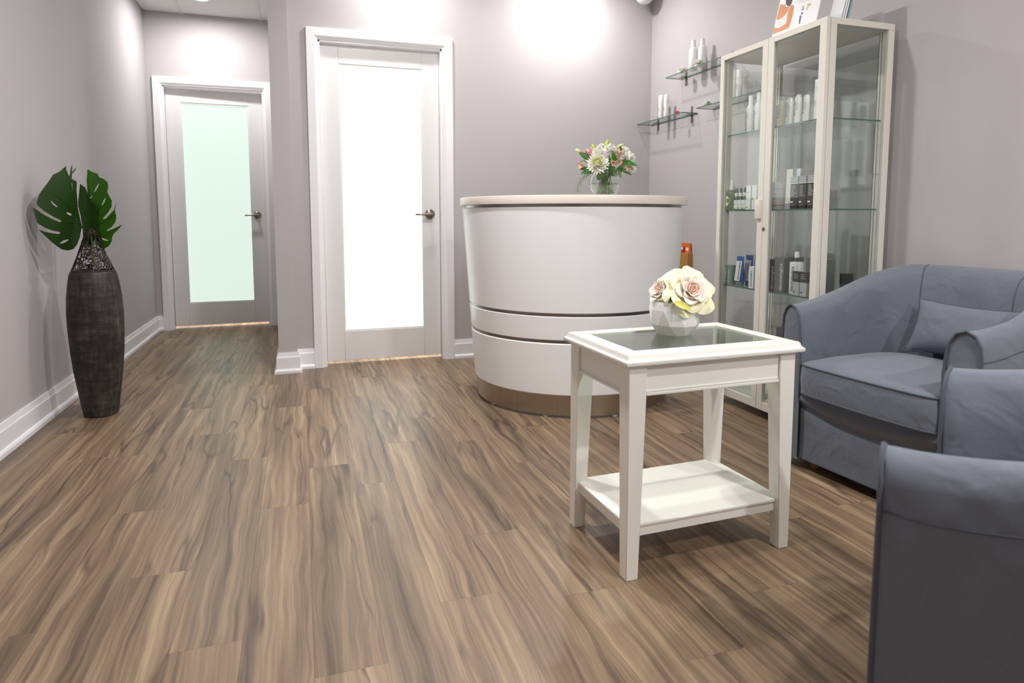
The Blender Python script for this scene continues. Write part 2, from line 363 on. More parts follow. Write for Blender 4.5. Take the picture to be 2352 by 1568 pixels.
def baseboard(name, path, label):
    """path: list of (x, y); the board projects to the right-hand side of the direction of travel"""
    g = G(); n = len(path); m = len(BP); v = []
    for i, p in enumerate(path):
        p = Vector(p); ds = []
        if i > 0: ds.append((p - Vector(path[i-1])).normalized())
        if i < n-1: ds.append((Vector(path[i+1]) - p).normalized())
        ns = [Vector((d.y, -d.x)) for d in ds]
        nn = ns[0] if len(ns) == 1 else (ns[0]+ns[1]) / (1 + ns[0].dot(ns[1]))
        for o, z in BP: v.append((p.x + nn.x*o, p.y + nn.y*o, z))
    f = [(i*m+k, i*m+(k+1)%m, (i+1)*m+(k+1)%m, (i+1)*m+k) for i in range(n-1) for k in range(m)]
    f += [tuple(range(m)), tuple(range((n-1)*m, n*m))]
    g.add(v, f); struct(name, g, M['trim'], label, 'baseboard')
baseboard('baseboard_left', [(XL, YF), (XL, YH), (D1['x0'], YH)], 'white stepped baseboard along the left wall behind the vase')
baseboard('baseboard_pilaster', [(PX0, YH-.02), (PX0, PY), (PX1, PY), (PX1, YB), (D2['x0'], YB)], 'short white baseboard wrapping the projecting wall end')
baseboard('baseboard_back', [(D2['x1'], YB), (XR, YB), (XR, YF)], 'white baseboard running behind desk and cabinet')
# doors
def casing(d, parent):
    prof = [(0,0),(0,.017),(.003,.02),(.048,.02),(.054,.017),(.066,.009),(.070,.008),(.070,0)]
    v = []; m = len(prof)
    for st in range(4):
        for o, t in prof:
            x = d['x0']+o if st < 2 else d['x1']-o; z = 0 if st in (0, 3) else d['z']-o
            v.append((x, d['y']-t, z))
    f = [(s*m+k, s*m+k+1, (s+1)*m+k+1, (s+1)*m+k) for s in range(3) for k in range(m-1)] + [tuple(range(m)), tuple(range(3*m, 4*m))]
    mk('casing', G().add(v, f), M['trim'], parent)
    a, b, z, y = d['x0']+.066, d['x1']-.066, d['z']-.066, d['y']
    g = G().box(a-.004, a+.014, y-.001, y+.112, 0, z).box(b-.014, b+.004, y-.001, y+.112, 0, z).box(a, b, y-.001, y+.112, z-.014, z+.004)
    mk('jamb', g, M['trim'], parent)
    s = y+.048
    g = G().box(a+.014, a+.026, s-.012, s-.002, 0, z-.014).box(b-.026, b-.014, s-.012, s-.002, 0, z-.014).box(a+.014, b-.014, s-.012, s-.002, z-.026, z-.014)
    return a+.014, b-.014, z-.014
def make_door(name, d, pane_mat, label, ang, hx):
    t = thing(name, label, 'door', (0,0,0), kind='structure')
    a, b, z = casing(d, t)
    W = b - a - .006; H = z - .004; zb = .024
    y0 = d['y']+.045; th = .04
    leaf_g = G(); sl, tr_, br = .112, .112, .195           # stile, top rail, bottom rail
    leaf_g.box(0, sl, 0, th, zb, H).box(W-sl, W, 0, th, zb, H).box(sl, W-sl, 0, th, H-tr_, H).box(sl, W-sl, 0, th, zb, zb+br)
    leaf = mk('door_leaf', leaf_g, M['door'], t, bevel=.0015, seg=1, loc=(a+.003, y0, 0), rot=(0, 0, ang))
    mk('frosted_pane', G().box(sl-.004, W-sl+.004, .014, .026, zb+br-.004, H-tr_+.004), pane_mat, leaf)
    bd = .008
    for q in ((sl, sl+bd, zb+br, H-tr_), (W-sl-bd, W-sl, zb+br, H-tr_)):
        mk('glazing_bead', G().box(q[0], q[1], .004, .0138, q[2], q[3]), M['door'], leaf)
    for zz in (zb+br, H-tr_-bd): mk('glazing_bead', G().box(sl+bd, W-sl-bd, .004, .0138, zz, zz+bd), M['door'], leaf)
    hz = .985; hxp = W - .068
    g = G(); pr = [(.0, 0), (.033, 0), (.034, -.004), (.030, -.010), (.018, -.014), (.011, -.016), (.010, -.045), (.0, -.046)]
    v = []; n = 28
    for r, yy in pr:
        for k in range(n): q = 2*math.pi*k/n; v.append((hxp + r*math.cos(q), yy, hz + r*math.sin(q)))
    g.add(v, [(i*n+k, i*n+(k+1)%n, (i+1)*n+(k+1)%n, (i+1)*n+k) for i in range(len(pr)-1) for k in range(n)])
    g.tube([(hxp+.008, -.046, hz), (hxp-.01, -.047, hz), (hxp-.04, -.048, hz), (hxp-.075, -.05, hz-.001), (hxp-.092, -.046, hz-.002), (hxp-.100, -.036, hz-.003)], .0085, 10, taper=[1.1, 1.2, 1, .8, .72, .66])
    mk('lever_handle', g, M['nickel'], leaf, smooth=True)
    return t
make_door('door_2', D2, M['pane2'], 'white door with brilliant white frosted pane beside the desk', 0, 0)
make_door('door_1', D1, M['pane1'], 'white hallway door with pale green frosted pane, slightly ajar', R(2.2), 0)
# lit rooms behind the doors
for nm, xa, xb, ya, yb in (('wall_room_behind_1', XL, PX0+.02, YH+.11, 7.3), ('wall_room_behind_2', PX1+.02, 1.3, YB+.11, 5.3)):
    g = G().box(xa-.05, xa, ya, yb, 0, HT).box(xb, xb+.05, ya, yb, 0, HT).box(xa-.05, xb+.05, yb, yb+.05, 0, HT).box(xa-.05, xb+.05, ya, yb+.05, CEIL, HT)
    struct(nm, g, M['wall'], 'plain painted walls of the lit room behind ' + ('the green-tinted door' if nm.endswith('1') else 'the white frosted door'), 'wall')
    ld = bpy.data.lights.new('room_lamp', 'AREA'); ld.size = .5; ld.energy = 110; ld.color = (1, .96, .84)
    lo = bpy.data.objects.new('room_lamp', ld); COL.objects.link(lo); lo.location = ((xa+xb)/2, ya+.45, CEIL-.02)
# downlights
WHERE = ['above the reception desk', 'above the white frosted door', 'over the middle of the room', 'over the armchairs', 'over the middle of the floor before the table', 'in the hallway', 'added as unseen fill at the front of the room']
for (x, y, W_), wh in zip(LIGHTS, WHERE):
    t = thing('downlight', 'round white recessed ceiling downlight ' + wh, 'downlight', (x, y, CEIL), group='recessed ceiling downlights')
    mk('trim_ring', G().lathe([(.052, -.001), (.056, -.006), (.074, -.005), (.078, .0), (.052, .0)], 32), M['bar'], t, smooth=True)
    mk('lens', G().lathe([(.0001, -.002), (.052, -.002), (.052, .001)], 32), M['lens'], t)
    ld = bpy.data.lights.new('downlight_lamp', 'AREA'); ld.shape = 'DISK'; ld.size = .11; ld.energy = W_; ld.color = (1, .975, .945); ld.spread = R(178)
    lo = bpy.data.objects.new('downlight_lamp', ld); COL.objects.link(lo); lo.parent = t; lo.location = (0, 0, -.012)
# dome fitting in the ceiling corner
t = thing('dome_fitting', 'small white dome fitting hung in the ceiling corner above desk', 'dome', (2.335, 4.175, CEIL))
mk('base_ring', G().lathe([(.0001, 0), (.085, 0), (.085, -.10), (.07, -.112)], 32), M['white'], t, smooth=True)
mk('dome', G().lathe([(.066, -.112), (.064, -.145), (.052, -.172), (.030, -.190), (.0001, -.196)], 32), M['white'], t, smooth=True)

# ------------------------------------------------------------------ reception desk
DC = Vector((1.409, 3.273)); H0, H1 = 121.5, 318
def dpt(h, r): a = R(h); return (DC.x + r*math.sin(a), DC.y + r*math.cos(a))
desk = thing('reception_desk', 'curved glossy white reception desk with beige stone top and steel kick plate', 'desk', (0,0,0))
def arc_shell(rows, th, n=72):
    """rows: (z, outer radius) from bottom to top"""
    v = []; f = []; m = len(rows)
    for k in range(n+1):
        h = H0 + (H1-H0)*k/n
        for z, r in rows: v.append((*dpt(h, r), z))
        for z, r in reversed(rows): v.append((*dpt(h, r-th), z))
    q = 2*m
    for k in range(n):
        for i in range(q): f.append((k*q+i, k*q+(i+1)%q, (k+1)*q+(i+1)%q, (k+1)*q+i))
    f += [tuple(range(q)), tuple(range(n*q, (n+1)*q))]
    return G().add(v, f)
def rd(z): return .533 + (.597-.533)*(z-.113)/(1.012-.113)
def rows(z0, z1, e=.003): return [(z0, rd(z0)-e), (z0+e, rd(z0))] + [(z0+(z1-z0)*i/4, rd(z0+(z1-z0)*i/4)) for i in (1,2,3)] + [(z1-e, rd(z1)), (z1, rd(z1)-e)]
mk('kick_plate', arc_shell([(.014, .520), (.118, .523)], .02), M['steel'], desk, smooth=True)
mk('lower_panel', arc_shell(rows(.113, .371, .006), .03), M['gloss'], desk, smooth=.5)
mk('trim_strip', arc_shell([(.371, rd(.37)-.004), (.385, rd(.385)-.004)], .02), M['chrome'], desk, smooth=True)
mk('middle_panel', arc_shell(rows(.385, .499), .03), M['gloss'], desk, smooth=.5)
mk('trim_strip', arc_shell([(.499, rd(.5)-.004), (.514, rd(.514)-.004)], .02), M['chrome'], desk, smooth=True)
mk('upper_panel', arc_shell(rows(.514, 1.012), .03), M['gloss'], desk, smooth=.5)
mk('reveal_strip', arc_shell([(1.010, .578), (1.027, .579)], .03), M['chrome'], desk, smooth=True)
poly = [dpt(H0-.7 + (H1+1.4-H0)*k/80, .609) for k in range(81)]
ct = mk('countertop', G().prism(poly, 1.026, 1.066), M['stone'], desk, bevel=.004, seg=2); ct['label'] = 'pale beige stone countertop'
for h in (140, 178, 217, 255, 295):
    x, y = dpt(h, .495); mk('levelling_foot', G().lathe([(.016, 0), (.018, .006), (.012, .0145)], 16, (x, y)), M['white'], desk)
pA, pB = dpt(H0, .56), dpt(H1, .56)
mk('work_surface', G().prism([dpt(H0 + (H1-H0)*k/40, .53) for k in range(41)], .72, .745), M['gloss'], desk)

# ------------------------------------------------------------------ side table
TT = thing('side_table', 'white side table with glass top, tapered legs and low shelf', 'table', (1.0575, 1.6473, 0), R(1.8773))
A, B = .288, .1955; ga, gb = .231, .134; TZ = .611
def ring_frame(outer, inner, lv):
    """mitred rectangular frame; lv rows: (inset from outer, z) up the outside, flat to the opening"""
    g = G(); sec = [(o, z) for o, z in lv]
    secs = []
    for sx, sy in ((-1,-1),(1,-1),(1,1),(-1,1)):
        col = [(sx*(outer[0]-o), sy*(outer[1]-o), z) for o, z in sec]
        col += [(sx*inner[0], sy*inner[1], sec[-1][1]), (sx*inner[0], sy*inner[1], sec[0][1])]
        secs.append(col)
    m = len(secs[0]); v = [p for c in secs for p in c]
    f = [(i*m+k, i*m+(k+1)%m, ((i+1)%4)*m+(k+1)%m, ((i+1)%4)*m+k) for i in range(4) for k in range(m)]
    return g.add(v, f)
mk('tabletop_frame', ring_frame((A, B), (ga, gb), [(.008, TZ-.030), (.002, TZ-.027), (0, TZ-.022), (.001, TZ-.017), (.006, TZ-.014), (.008, TZ-.011), (.010, TZ-.004), (.013, TZ)]), M['lacquer'], TT, smooth=.6)
mk('glass_top', G().box(-ga-.004, ga+.004, -gb-.004, gb+.004, TZ-.010, TZ-.004), M['tglass'], TT)
li = .018; lw = .052
for sx in (-1, 1):
    for sy in (-1, 1):
        ox, oy = sx*(A-li), sy*(B-li)
        def rect(wd): x = sorted((ox, ox - sx*wd)); y = sorted((oy, oy - sy*wd)); return (*x, *y)
        g = G(); vv = []
        for wd, zz in ((.036, 0), (lw, .50), (lw, TZ-.030)):
            q = rect(wd); vv += [(q[0],q[2],zz),(q[1],q[2],zz),(q[1],q[3],zz),(q[0],q[3],zz)]
        g.add(vv, [(3,2,1,0),(8,9,10,11)] + [(i*4+k, i*4+(k+1)%4, i*4+4+(k+1)%4, i*4+4+k) for i in (0,1) for k in range(4)])
        mk('leg', g, M['lacquer'], TT, bevel=.0015, seg=1)
ax, ay = A-li-.008, B-li-.008
mk('apron', G().box(-ax+.046, ax-.046, -ay, -ay+.016, .503, TZ-.030), M['lacquer'], TT); mk('apron', G().box(-ax+.046, ax-.046, ay-.016, ay, .503, TZ-.030), M['lacquer'], TT)
mk('apron', G().box(-ax, -ax+.016, -ay+.046, ay-.046, .503, TZ-.030), M['lacquer'], TT); mk('apron', G().box(ax-.016, ax, -ay+.046, ay-.046, .503, TZ-.030), M['lacquer'], TT)
for s in (-1, 1):
    for z0, z1, e in ((.498, .505, .006), (.507, .511, .003)):
        y = sorted((s*(ay+e), s*(ay-.012))); mk('bead_moulding', G().box(-ax+.046, ax-.046, y[0], y[1], z0, z1), M['lacquer'], TT, bevel=.0015, seg=2)
        x = sorted((s*(ax+e), s*(ax-.012))); mk('bead_moulding', G().box(x[0], x[1], -ay+.046, ay-.046, z0, z1), M['lacquer'], TT, bevel=.0015, seg=2)
mk('low_shelf', G().box(-A+li+.012, A-li-.012, -B+li+.012, B-li-.012, .138, .147), M['lacquer'], TT, bevel=.002, seg=1)
for s in (-1, 1):
    y = sorted((s*(B-li-.016), s*(B-li-.032))); mk('shelf_rail', G().box(-A+li+.04, A-li-.04, y[0], y[1], .112, .1375), M['lacquer'], TT)
    x = sorted((s*(A-li-.016), s*(A-li-.032))); mk('shelf_rail', G().box(x[0], x[1], -B+li+.04, B-li-.04, .112, .1375), M['lacquer'], TT)

# ------------------------------------------------------------------ display cabinet
CXF, CXB, CY0, CY1, CZ = 2.0615, 2.4225, 2.188, 2.891, 1.7803
CM = 2.536
cab = thing('display_cabinet', 'tall cream-white display cabinet with two glass doors and glass sides', 'cabinet', (0,0,0))
cx0 = CXF+.022; ps = .032
mk('top_panel', G().box(cx0, CXB, CY0, CY1, CZ-.026, CZ), M['cab'], cab, bevel=.001, seg=1)
mk('bottom_panel', G().box(cx0, CXB, CY0, CY1, .072, .098), M['cab'], cab, bevel=.001, seg=1)
mk('plinth_rail', G().box(cx0, cx0+.02, CY0, CY1, .045, .0718), M['cab'], cab); mk('plinth_rail', G().box(CXB-.02, CXB, CY0, CY1, .045, .0718), M['cab'], cab)
for x in (cx0, CXB-ps):
    for y in (CY0, CY1-ps):
        mk('post', G().box(x, x+ps, y, y+ps, .098, CZ-.026), M['cab'], cab, bevel=.001, seg=1)
        mk('foot', G().box(x+.002, x+ps-.002, y+.002, y+ps-.002, 0, .045 if x == cx0 else .045), M['cab'], cab)
# slotted shelf standards inside the far back corner
for y in (CY1-ps-.016, CY0+ps+.002):
    st = mk('shelf_standard', G().box(CXB-.03, CXB-.018, y, y+.014, .0985, CZ-.027), M['cab'], cab)
    mk('slot_line', G().box(CXB-.0305, CXB-.03, y-.001, y+.001, .0985, CZ-.027).box(CXB-.0305, CXB-.03, y+.013, y+.015, .0985, CZ-.027), M['dark'], st)
mk('side_pane', G().box(cx0+ps, CXB-ps, CY0+.012, CY0+.017, .098, CZ-.026), M['glass'], cab)
mk('side_pane', G().box(cx0+ps, CXB-ps, CY1-.017, CY1-.012, .098, CZ-.026), M['glass'], cab)
mk('back_pane', G().box(CXB-.010, CXB-.005, CY0+ps, CY1-ps, .098, CZ-.026), M['glass'], cab)
SH = [1.381, 1.001, .616]
for z in SH:
    s = mk('glass_shelf', G().box(cx0+.012, CXB-.034, CY0+.020, CY1-.020, z-.006, z), M['glass'], cab)
    mk('glass_edge', G().box(cx0+.0105, cx0+.012, CY0+.020, CY1-.020, z-.006, z).box(cx0+.012, CXB-.034, CY0+.0185, CY0+.020, z-.006, z), M['gedge'], s)
for (ya, yb, sl, sr) in ((CY0, CM-.0008, .036, .038), (CM+.0008, CY1, .038, .028)):
    g = G(); z0, z1 = .048, CZ
    d = mk('cabinet_door', g.box(CXF, CXF+.02, ya, ya+sl, z0, z1).box(CXF, CXF+.02, yb-sr, yb, z0, z1).box(CXF, CXF+.02, ya+sl, yb-sr, z1-.026, z1).box(CXF, CXF+.02, ya+sl, yb-sr, z0, z0+.04), M['cab'], cab, bevel=.001, seg=1)
    mk('door_pane', G().box(CXF+.008, CXF+.012, ya+sl, yb-sr, z0+.04, z1-.026), M['glass'], d)
    if ya > CY0:
        mk('pull_handle', G().box(CXF-.018, CXF-.0003, CM+.008, CM+.036, .958, 1.048), M['cab'], d, bevel=.003, seg=2)
        mk('pull_handle_groove', G().box(CXF-.0186, CXF-.018, CM+.012, CM+.018, .968, 1.02), M['cream'], d)
    else:
        lk = [(.0001, 0), (.0075, 0), (.0075, 1)]
        g2 = G(); n = 20
        v = [(CXF-.004, CM-.012, .909)] + [(CXF-.004, CM-.012+.008*math.cos(2*math.pi*k/n), .909+.008*math.sin(2*math.pi*k/n)) for k in range(n)] + [(CXF, CM-.012+.008*math.cos(2*math.pi*k/n), .909+.008*math.sin(2*math.pi*k/n)) for k in range(n)]
        g2.add(v, [(0, 1+k, 1+(k+1)%n) for k in range(n)] + [(1+k, 1+(k+1)%n, 1+n+(k+1)%n, 1+n+k) for k in range(n)])
        mk('key_lock', g2, M['chrome'], d)

# ------------------------------------------------------------------ products
def lines(parent, x, y, z, wd, n, m, step=.005, h=.0012, seed=0, name='print_lines'):
    """a block of fine printed lines on a face that looks to -X"""
    rr = random.Random(seed); g = G()
    for i in range(n):
        l = wd*rr.uniform(.45, 1); g.box(x-.0003, x-.0001, y-wd/2, y-wd/2+l, z-i*step-h, z-i*step)
    # text starts at the viewer's left (+Y)
    for k in range(len(g.v)): q = g.v[k]; g.v[k] = (q[0], 2*y-q[1], q[2])
    return mk(name, g, m, parent)
def P_box(name, label, x, y, z, wy, dx, h, m, group, txt=None, tcol=None, tsize=.02, bands=(), ty=0, rz=0):
    t = thing(name, label, 'box', (x, y, z), rz, group)
    mk('carton', G().box(-dx/2, dx/2, -wy/2, wy/2, 0, h), m, t, bevel=.0008, seg=1)
    for z0, z1, bm_ in bands: mk('printed_band', G().box(-dx/2-.0004, dx/2+.0004, -wy/2-.0004, wy/2+.0004, z0, z1), bm_, t)
    if txt: text(txt, tsize, M[tcol], t, (-dx/2-.0006, ty, .008), 'up')
    return t
def P_lathe(name, label, cat, x, y, z, prof, m, group, cap=None, capm=None, n=28):
    t = thing(name, label, cat, (x, y, z), 0, group)
    mk('body', G().lathe(prof, n), m, t, smooth=True)
    if cap: mk('cap', G().lathe(cap, n), capm or M['white'], t, smooth=True)
    return t
def shoulder(name, label, x, y, z, r, h, group, txt=None):
    t = P_lathe(name, label, 'bottle', x, y, z, [(r*.9, 0), (r, .004), (r, h*.66), (r*.85, h*.72), (r*.6, h*.755)], M['white'], group, [(r*.58, h*.755), (r*.58, h*.99), (r*.5, h)])
    if txt: text(txt, .019, M['ink'], t, (-r-.0003, r*.35, .015), 'up'); lines(t, -r, -r*.25, h*.5, r*.5, 3, M['ink'], seed=int(y*1000))
    return t
def cyl(name, label, x, y, z, r, h, group, split=.72, m=None):
    t = P_lathe(name, label, 'bottle', x, y, z, [(r*.95, 0), (r, .003), (r, h*split)], m or M['white'], group, [(r*.99, h*split+.001), (r*.99, h*.985), (r*.9, h)])
    lines(t, -r, 0, h*.5, r*1.1, 6, M['ink'], seed=int(y*1000)); return t
def tube_up(name, label, x, y, z, wy, h, m, group, capm=None, txt=None, tcol='ink', capdown=True, label_m=None, taper=.35, caph=.14):
    """a squeeze tube standing on its cap: oval below, flat crimp above"""
    t = thing(name, label, 'tube', (x, y, z), 0, group); r = wy/2; n = 24; g = G(); rows_ = []
    for i in range(9):
        q = i/8; ry = r*(.92 + .08*q); rx = r*.62*(1-q) + .002
        for k in range(n): a = 2*math.pi*k/n; rows_.append((rx*math.cos(a), ry*math.sin(a), h*caph + (h*(1-caph))*q - (0 if q < .99 else 0)))
    g.add(rows_, [(i*n+k, i*n+(k+1)%n, (i+1)*n+(k+1)%n, (i+1)*n+k) for i in range(8) for k in range(n)] + [tuple(range(8*n, 9*n)), tuple(reversed(range(n)))])
    mk('body', g, m, t, smooth=True)
    mk('cap', G().lathe([(r*.86, 0), (r*.9, h*caph-.001)], n, sx=.68), capm or m, t, smooth=True)
    if label_m: mk('front_label', G().add([(-r*.64-.001, -wy*.36, h*.17), (-r*.64-.001, wy*.36, h*.17), (-r*.2-.0006, wy*.40, h*.84), (-r*.2-.0006, -wy*.40, h*.84)], [(0,1,2,3)]), label_m, t, thick=.0004)
    if txt: 
        o = text(txt, wy*.34, M[tcol], t, (-r*.66-.0012, -wy*.12, h*.2), 'up'); o.rotation_euler = (0, math.atan2(r*.44, h*.67), 0)
    return t
gA, gB, gC, gW = 'white bottles and tubes on the top cabinet shelf', 'bottles and boxes on the middle cabinet shelf', 'boxes and tubes on the lowest glass shelf', 'bottles on the wall shelves'
z = SH[0]+.0005
shoulder('lotion_bottle', 'white shouldered bottle with lettering, farthest on the top cabinet shelf', 2.17, 2.782, z, .0215, .190, gA, 'BIOPHORA')
shoulder('lotion_bottle', 'white shouldered bottle half hidden by centre stile, top cabinet shelf', 2.17, 2.722, z, .0215, .195, gA, 'BIOPHORA')
shoulder('lotion_bottle', 'short white capped bottle just right of centre stile, top cabinet shelf', 2.17, 2.617, z, .019, .155, gA)
for i, (y, h, m, wh) in enumerate(((2.562, .132, 'cream', 'cream-coloured tube beside the short capped bottle, top cabinet shelf'), (2.506, .135, 'white', 'round-topped white tube next to the cream tube, top cabinet shelf'), (2.454, .140, 'white', 'tallest round-topped white tube, top cabinet shelf'), (2.402, .130, 'white', 'last round-topped white tube of the row, top cabinet shelf'))):
    t = thing('cream_tube', wh, 'tube', (2.17, y, z), 0, gA); r = .0205; n = 24; g = G(); v = []
    prof = [(.8, 0), (.86, .12), (.95, .6), (.96, .82), (.8, .93), (.45, .99), (.02, 1)]
    for a, q in prof:
        for k in range(n): c_ = 2*math.pi*k/n; v.append((r*a*.7*(1-.3*q)*math.cos(c_), r*a*1.1*math.sin(c_), h*q))
    g.add(v, [(j*n+k, j*n+(k+1)%n, (j+1)*n+(k+1)%n, (j+1)*n+k) for j in range(len(prof)-1) for k in range(n)] + [tuple(reversed(range(n)))])
    mk('body', g, M[m], t, smooth=True)
    o = text('BIOPHORA', .0135, M['ink'], t, (-r*.62, .008, .045), 'up'); lines(t, -r*.60, -.006, h*.72, .009, 6, M['ink'], seed=i, step=.006)
cyl('spray_can', 'tall slim white cylinder at the near end of the top cabinet shelf', 2.17, 2.338, z, .014, .182, gA, .8)
z = SH[1]+.0005
# olive bottle with round leaf label
r = .029
t = P_lathe('serum_bottle', 'olive green bottle with round leaf label and white nozzle', 'bottle', 2.115, 2.838, z, [(r*.95, 0), (r, .003), (r, .088), (r*.8, .098), (r*.5, .102)], M['olive'], gB, [(r*.52, .102), (r*.52, .122), (r*.3, .123), (r*.26, .15), (r*.12, .155)])
n = 24; cv = []
for k in range(n+1):
    a = 2*math.pi*k/n; yy = .021*math.cos(a) + .008; zz = .046 + .026*math.sin(a); cv.append((-math.sqrt(max(1e-6, (r+.0004)**2 - yy*yy)), yy, zz))
mk('round_label', G().add([(-r-.0004, .008, .046)] + cv, [(0, k+1, k+2) for k in range(n)]), M['paper'], t)
mk('leaf_print', G().add([(-r-.0012, .018, .064), (-r-.0014, .002, .058), (-r-.0014, -.004, .040), (-r-.0014, .010, .046)], [(0,1,2,3)]), M['lime'], t)
for i, (y, lab) in enumerate(((2.800, 'small dropper bottle next to the olive bottle'), (2.768, 'middle one of three small dropper bottles'), (2.736, 'small dropper bottle beside the white carton'))):
    t = thing('dropper_bottle', lab, 'bottle', (2.115, y, z), 0, gB); r = .0135
    mk('body', G().lathe([(r, 0), (r, .062), (r*.6, .068)], 20), M['dropg'], t, smooth=True)
    mk('paper_label', G().lathe([(r+.0004, .004), (r+.0004, .05)], 20), M['paper'], t, smooth=True)
    mk('collar', G().lathe([(r*.75, .068), (r*.75, .086)], 20), M['white'], t, smooth=True)
    mk('rubber_bulb', G().lathe([(r*.48, .086), (r*.5, .102), (r*.3, .110), (.0005, .112)], 16), M['rubber'], t, smooth=True)
    mk('leaf_print', G().box(-r-.0010, -r-.0006, -.006, .006, .006, .013), M['lime'], t)
    lines(t, -r-.0006, 0, .03, .012, 2, M['ink'], seed=i)
t = P_box('skincare_box', 'white carton with lime leaf print right of the dropper bottles', 2.12, 2.699, z, .036, .03, .119, M['paper'], gB)
mk('leaf_print', G().add([(-.0156, .017, .062), (-.0156, .010, .052), (-.0156, .013, .046)], [(0,1,2)]), M['lime'], t); mk('lime_band', G().box(-.0156, -.0153, .004, .017, .008, .014), M['lime'], t); lines(t, -.0152, 0, .085, .028, 1, M['ink'], seed=5)
t = P_box('skincare_box', 'white carton with lime square partly behind the cabinet centre stile', 2.12, 2.655, z, .034, .03, .119, M['paper'], gB)
mk('leaf_print', G().box(-.0156, -.0153, .006, .016, .048, .058), M['lime'], t)
for y, lab in ((2.572, 'white bottle with a red line, left of two on middle shelf'), (2.519, 'white bottle with a red line, right of two on middle shelf')):
    t = P_lathe('toner_bottle', lab, 'bottle', 2.14, y, z, [(.0215, 0), (.022, .002), (.022, .092)], M['white'], gB, [(.0215, .0935), (.0215, .124), (.019, .127)])
    mk('red_line', G().lathe([(.0224, .018), (.0224, .0205)], 28), M['red'], t, smooth=True); lines(t, -.022, 0, .072, .016, 5, M['red'], seed=int(y*999), step=.006)
    mk('cap_line', G().lathe([(.0222, .092), (.0222, .0936)], 28), M['lgrey'], t, smooth=True)
t = tube_up('pointed_tube', 'tall white wedge-shaped tube with grey cap and a red dash', 2.14, 2.457, z, .040, .182, M['white'], gB, capm=M['lgrey']); mk('red_dash', G().box(-.0195, -.0185, .002, .017, .066, .0695), M['red'], t)
tube_up('silver_tube', 'silvery white tube standing behind the black boxes', 2.25, 2.522, z, .056, .192, M['silver'], gB)
for y, lab in ((2.403, 'black and grey carton next to the pointed tube'), (2.352, 'middle one of three black and grey cartons'), (2.300, 'black and grey carton beside the near cabinet post')):
    t = P_box('skincare_box', lab, 2.14, y, z, .044, .04, .146, M['black'], gB, bands=((.118, .1462, M['lgrey']), (.113, .117, M['inkw'])))
    lines(t, -.0202, 0, .104, .032, 9, M['inkw'], seed=int(y*777), step=.0055); mk('logo_mark', G().box(-.0206, -.0203, .004, .019, .028, .035), M['inkw'], t); lines(t, -.0202, 0, .018, .03, 1, M['inkw'], seed=3)
z = SH[2]+.0005
P_box('skincare_box', 'grey-green carton in the far corner of the lowest glass shelf', 2.115, 2.855, z, .024, .03, .100, M['teal'], gC, 'dermalogica', 'inkw', .0155)
P_box('skincare_box', 'grey-green carton second from the far corner, lowest glass shelf', 2.115, 2.822, z, .038, .03, .102, M['teal'], gC, 'dermalogica', 'inkw', .0155, ty=.006)
for x, y, h, lab, lm in ((2.125, 2.768, .150, 'royal blue squeeze tube with a wide white label', 'white'), (2.165, 2.748, .157, 'royal blue squeeze tube with a narrow grey label', 'lgrey'), (2.19, 2.712, .160, 'royal blue squeeze tube behind a small white carton', 'lgrey')):
    tube_up('blue_tube', lab, x, y, z, .056, h, M['blue' if lm == 'white' else 'blued'], gC, capm=M['teal' if lm == 'white' else 'blued'], txt='dermalogica', tcol='inkb', label_m=M[lm])
P_box('skincare_box', 'small white carton before the blue tubes', 2.105, 2.638, z, .036, .03, .108, M['paper'], gC, 'dermalogica', 'inkb', .0165)
P_box('skincare_box', 'grey carton with dark lettering right of the centre stile', 2.13, 2.566, z, .038, .04, .146, M['grey'], gC, 'dermalogica', 'ink', .0225, ty=-.006)
P_box('skincare_box', 'maroon carton with white lettering', 2.13, 2.523, z, .044, .04, .150, M['maroon'], gC, 'dermalogica', 'inkw', .0225, bands=((.134, .1502, M['dgrey']),), ty=-.010)
P_box('skincare_box', 'large grey carton with big white lettering', 2.13, 2.467, z, .060, .045, .162, M['grey'], gC, 'dermalogica', 'inkw', .0262, ty=-.014)
P_box('skincare_box', 'dark grey carton behind the white pump bottle', 2.205, 2.470, z, .055, .045, .162, M['dgrey'], gC)
P_box('skincare_box', 'grey carton at the back behind two small cartons', 2.255, 2.405, z, .060, .045, .162, M['grey'], gC, 'dermalogica', 'inkw', .0262, ty=-.014)
P_box('skincare_box', 'grey carton deepest in the near back corner of lowest shelf', 2.255, 2.335, z, .060, .045, .160, M['grey'], gC)
r = .030
t = P_lathe('pump_bottle', 'white pump bottle with dark lettering and grey neck', 'bottle', 2.14, 2.390, z, [(r*.94, 0), (r, .003), (r, .138), (r*.92, .145), (r*.5, .147)], M['white'], gC, [(r*.44, .147), (r*.44, .160), (r*.36, .161), (r*.36, .165)], M['dgrey'])
mk('pump_head', G().lathe([(r*.34, .165), (r*.36, .185), (r*.3, .192)], 20), M['white'], t, smooth=True); text('dermalogica', .0235, M['inkb'], t, (-r-.0004, -.006, .012), 'up')
for x, y, lab in ((2.095, 2.333, 'small half dark half silver carton before the pump bottle'), (2.095, 2.289, 'small half dark half silver carton nearest the cabinet post')):
    t = P_box('skincare_box', lab, x, y, z, .040, .014, .108, M['lgrey'], gC, bands=((.062, .1084, M['black']),)); lines(t, -.0076, 0, .096, .03, 3, M['inkw'], seed=int(y*500), step=.008); mk('logo_mark', G().box(-.0078, -.0074, .003, .016, .014, .020), M['ink'], t)
P_box('skincare_box', 'black-topped carton seen through the side pane of cabinet', 2.300, 2.262, z, .036, .04, .098, M['dgrey'], gC, bands=((.052, .0984, M['dark']),))
P_box('skincare_box', 'tall dark grey carton on the cabinet floor', 2.2, 2.514, .0985, .058, .06, .336, M['grey'], 'box on the cabinet floor', 'dermalogica', 'inkw', .050, ty=-.010)

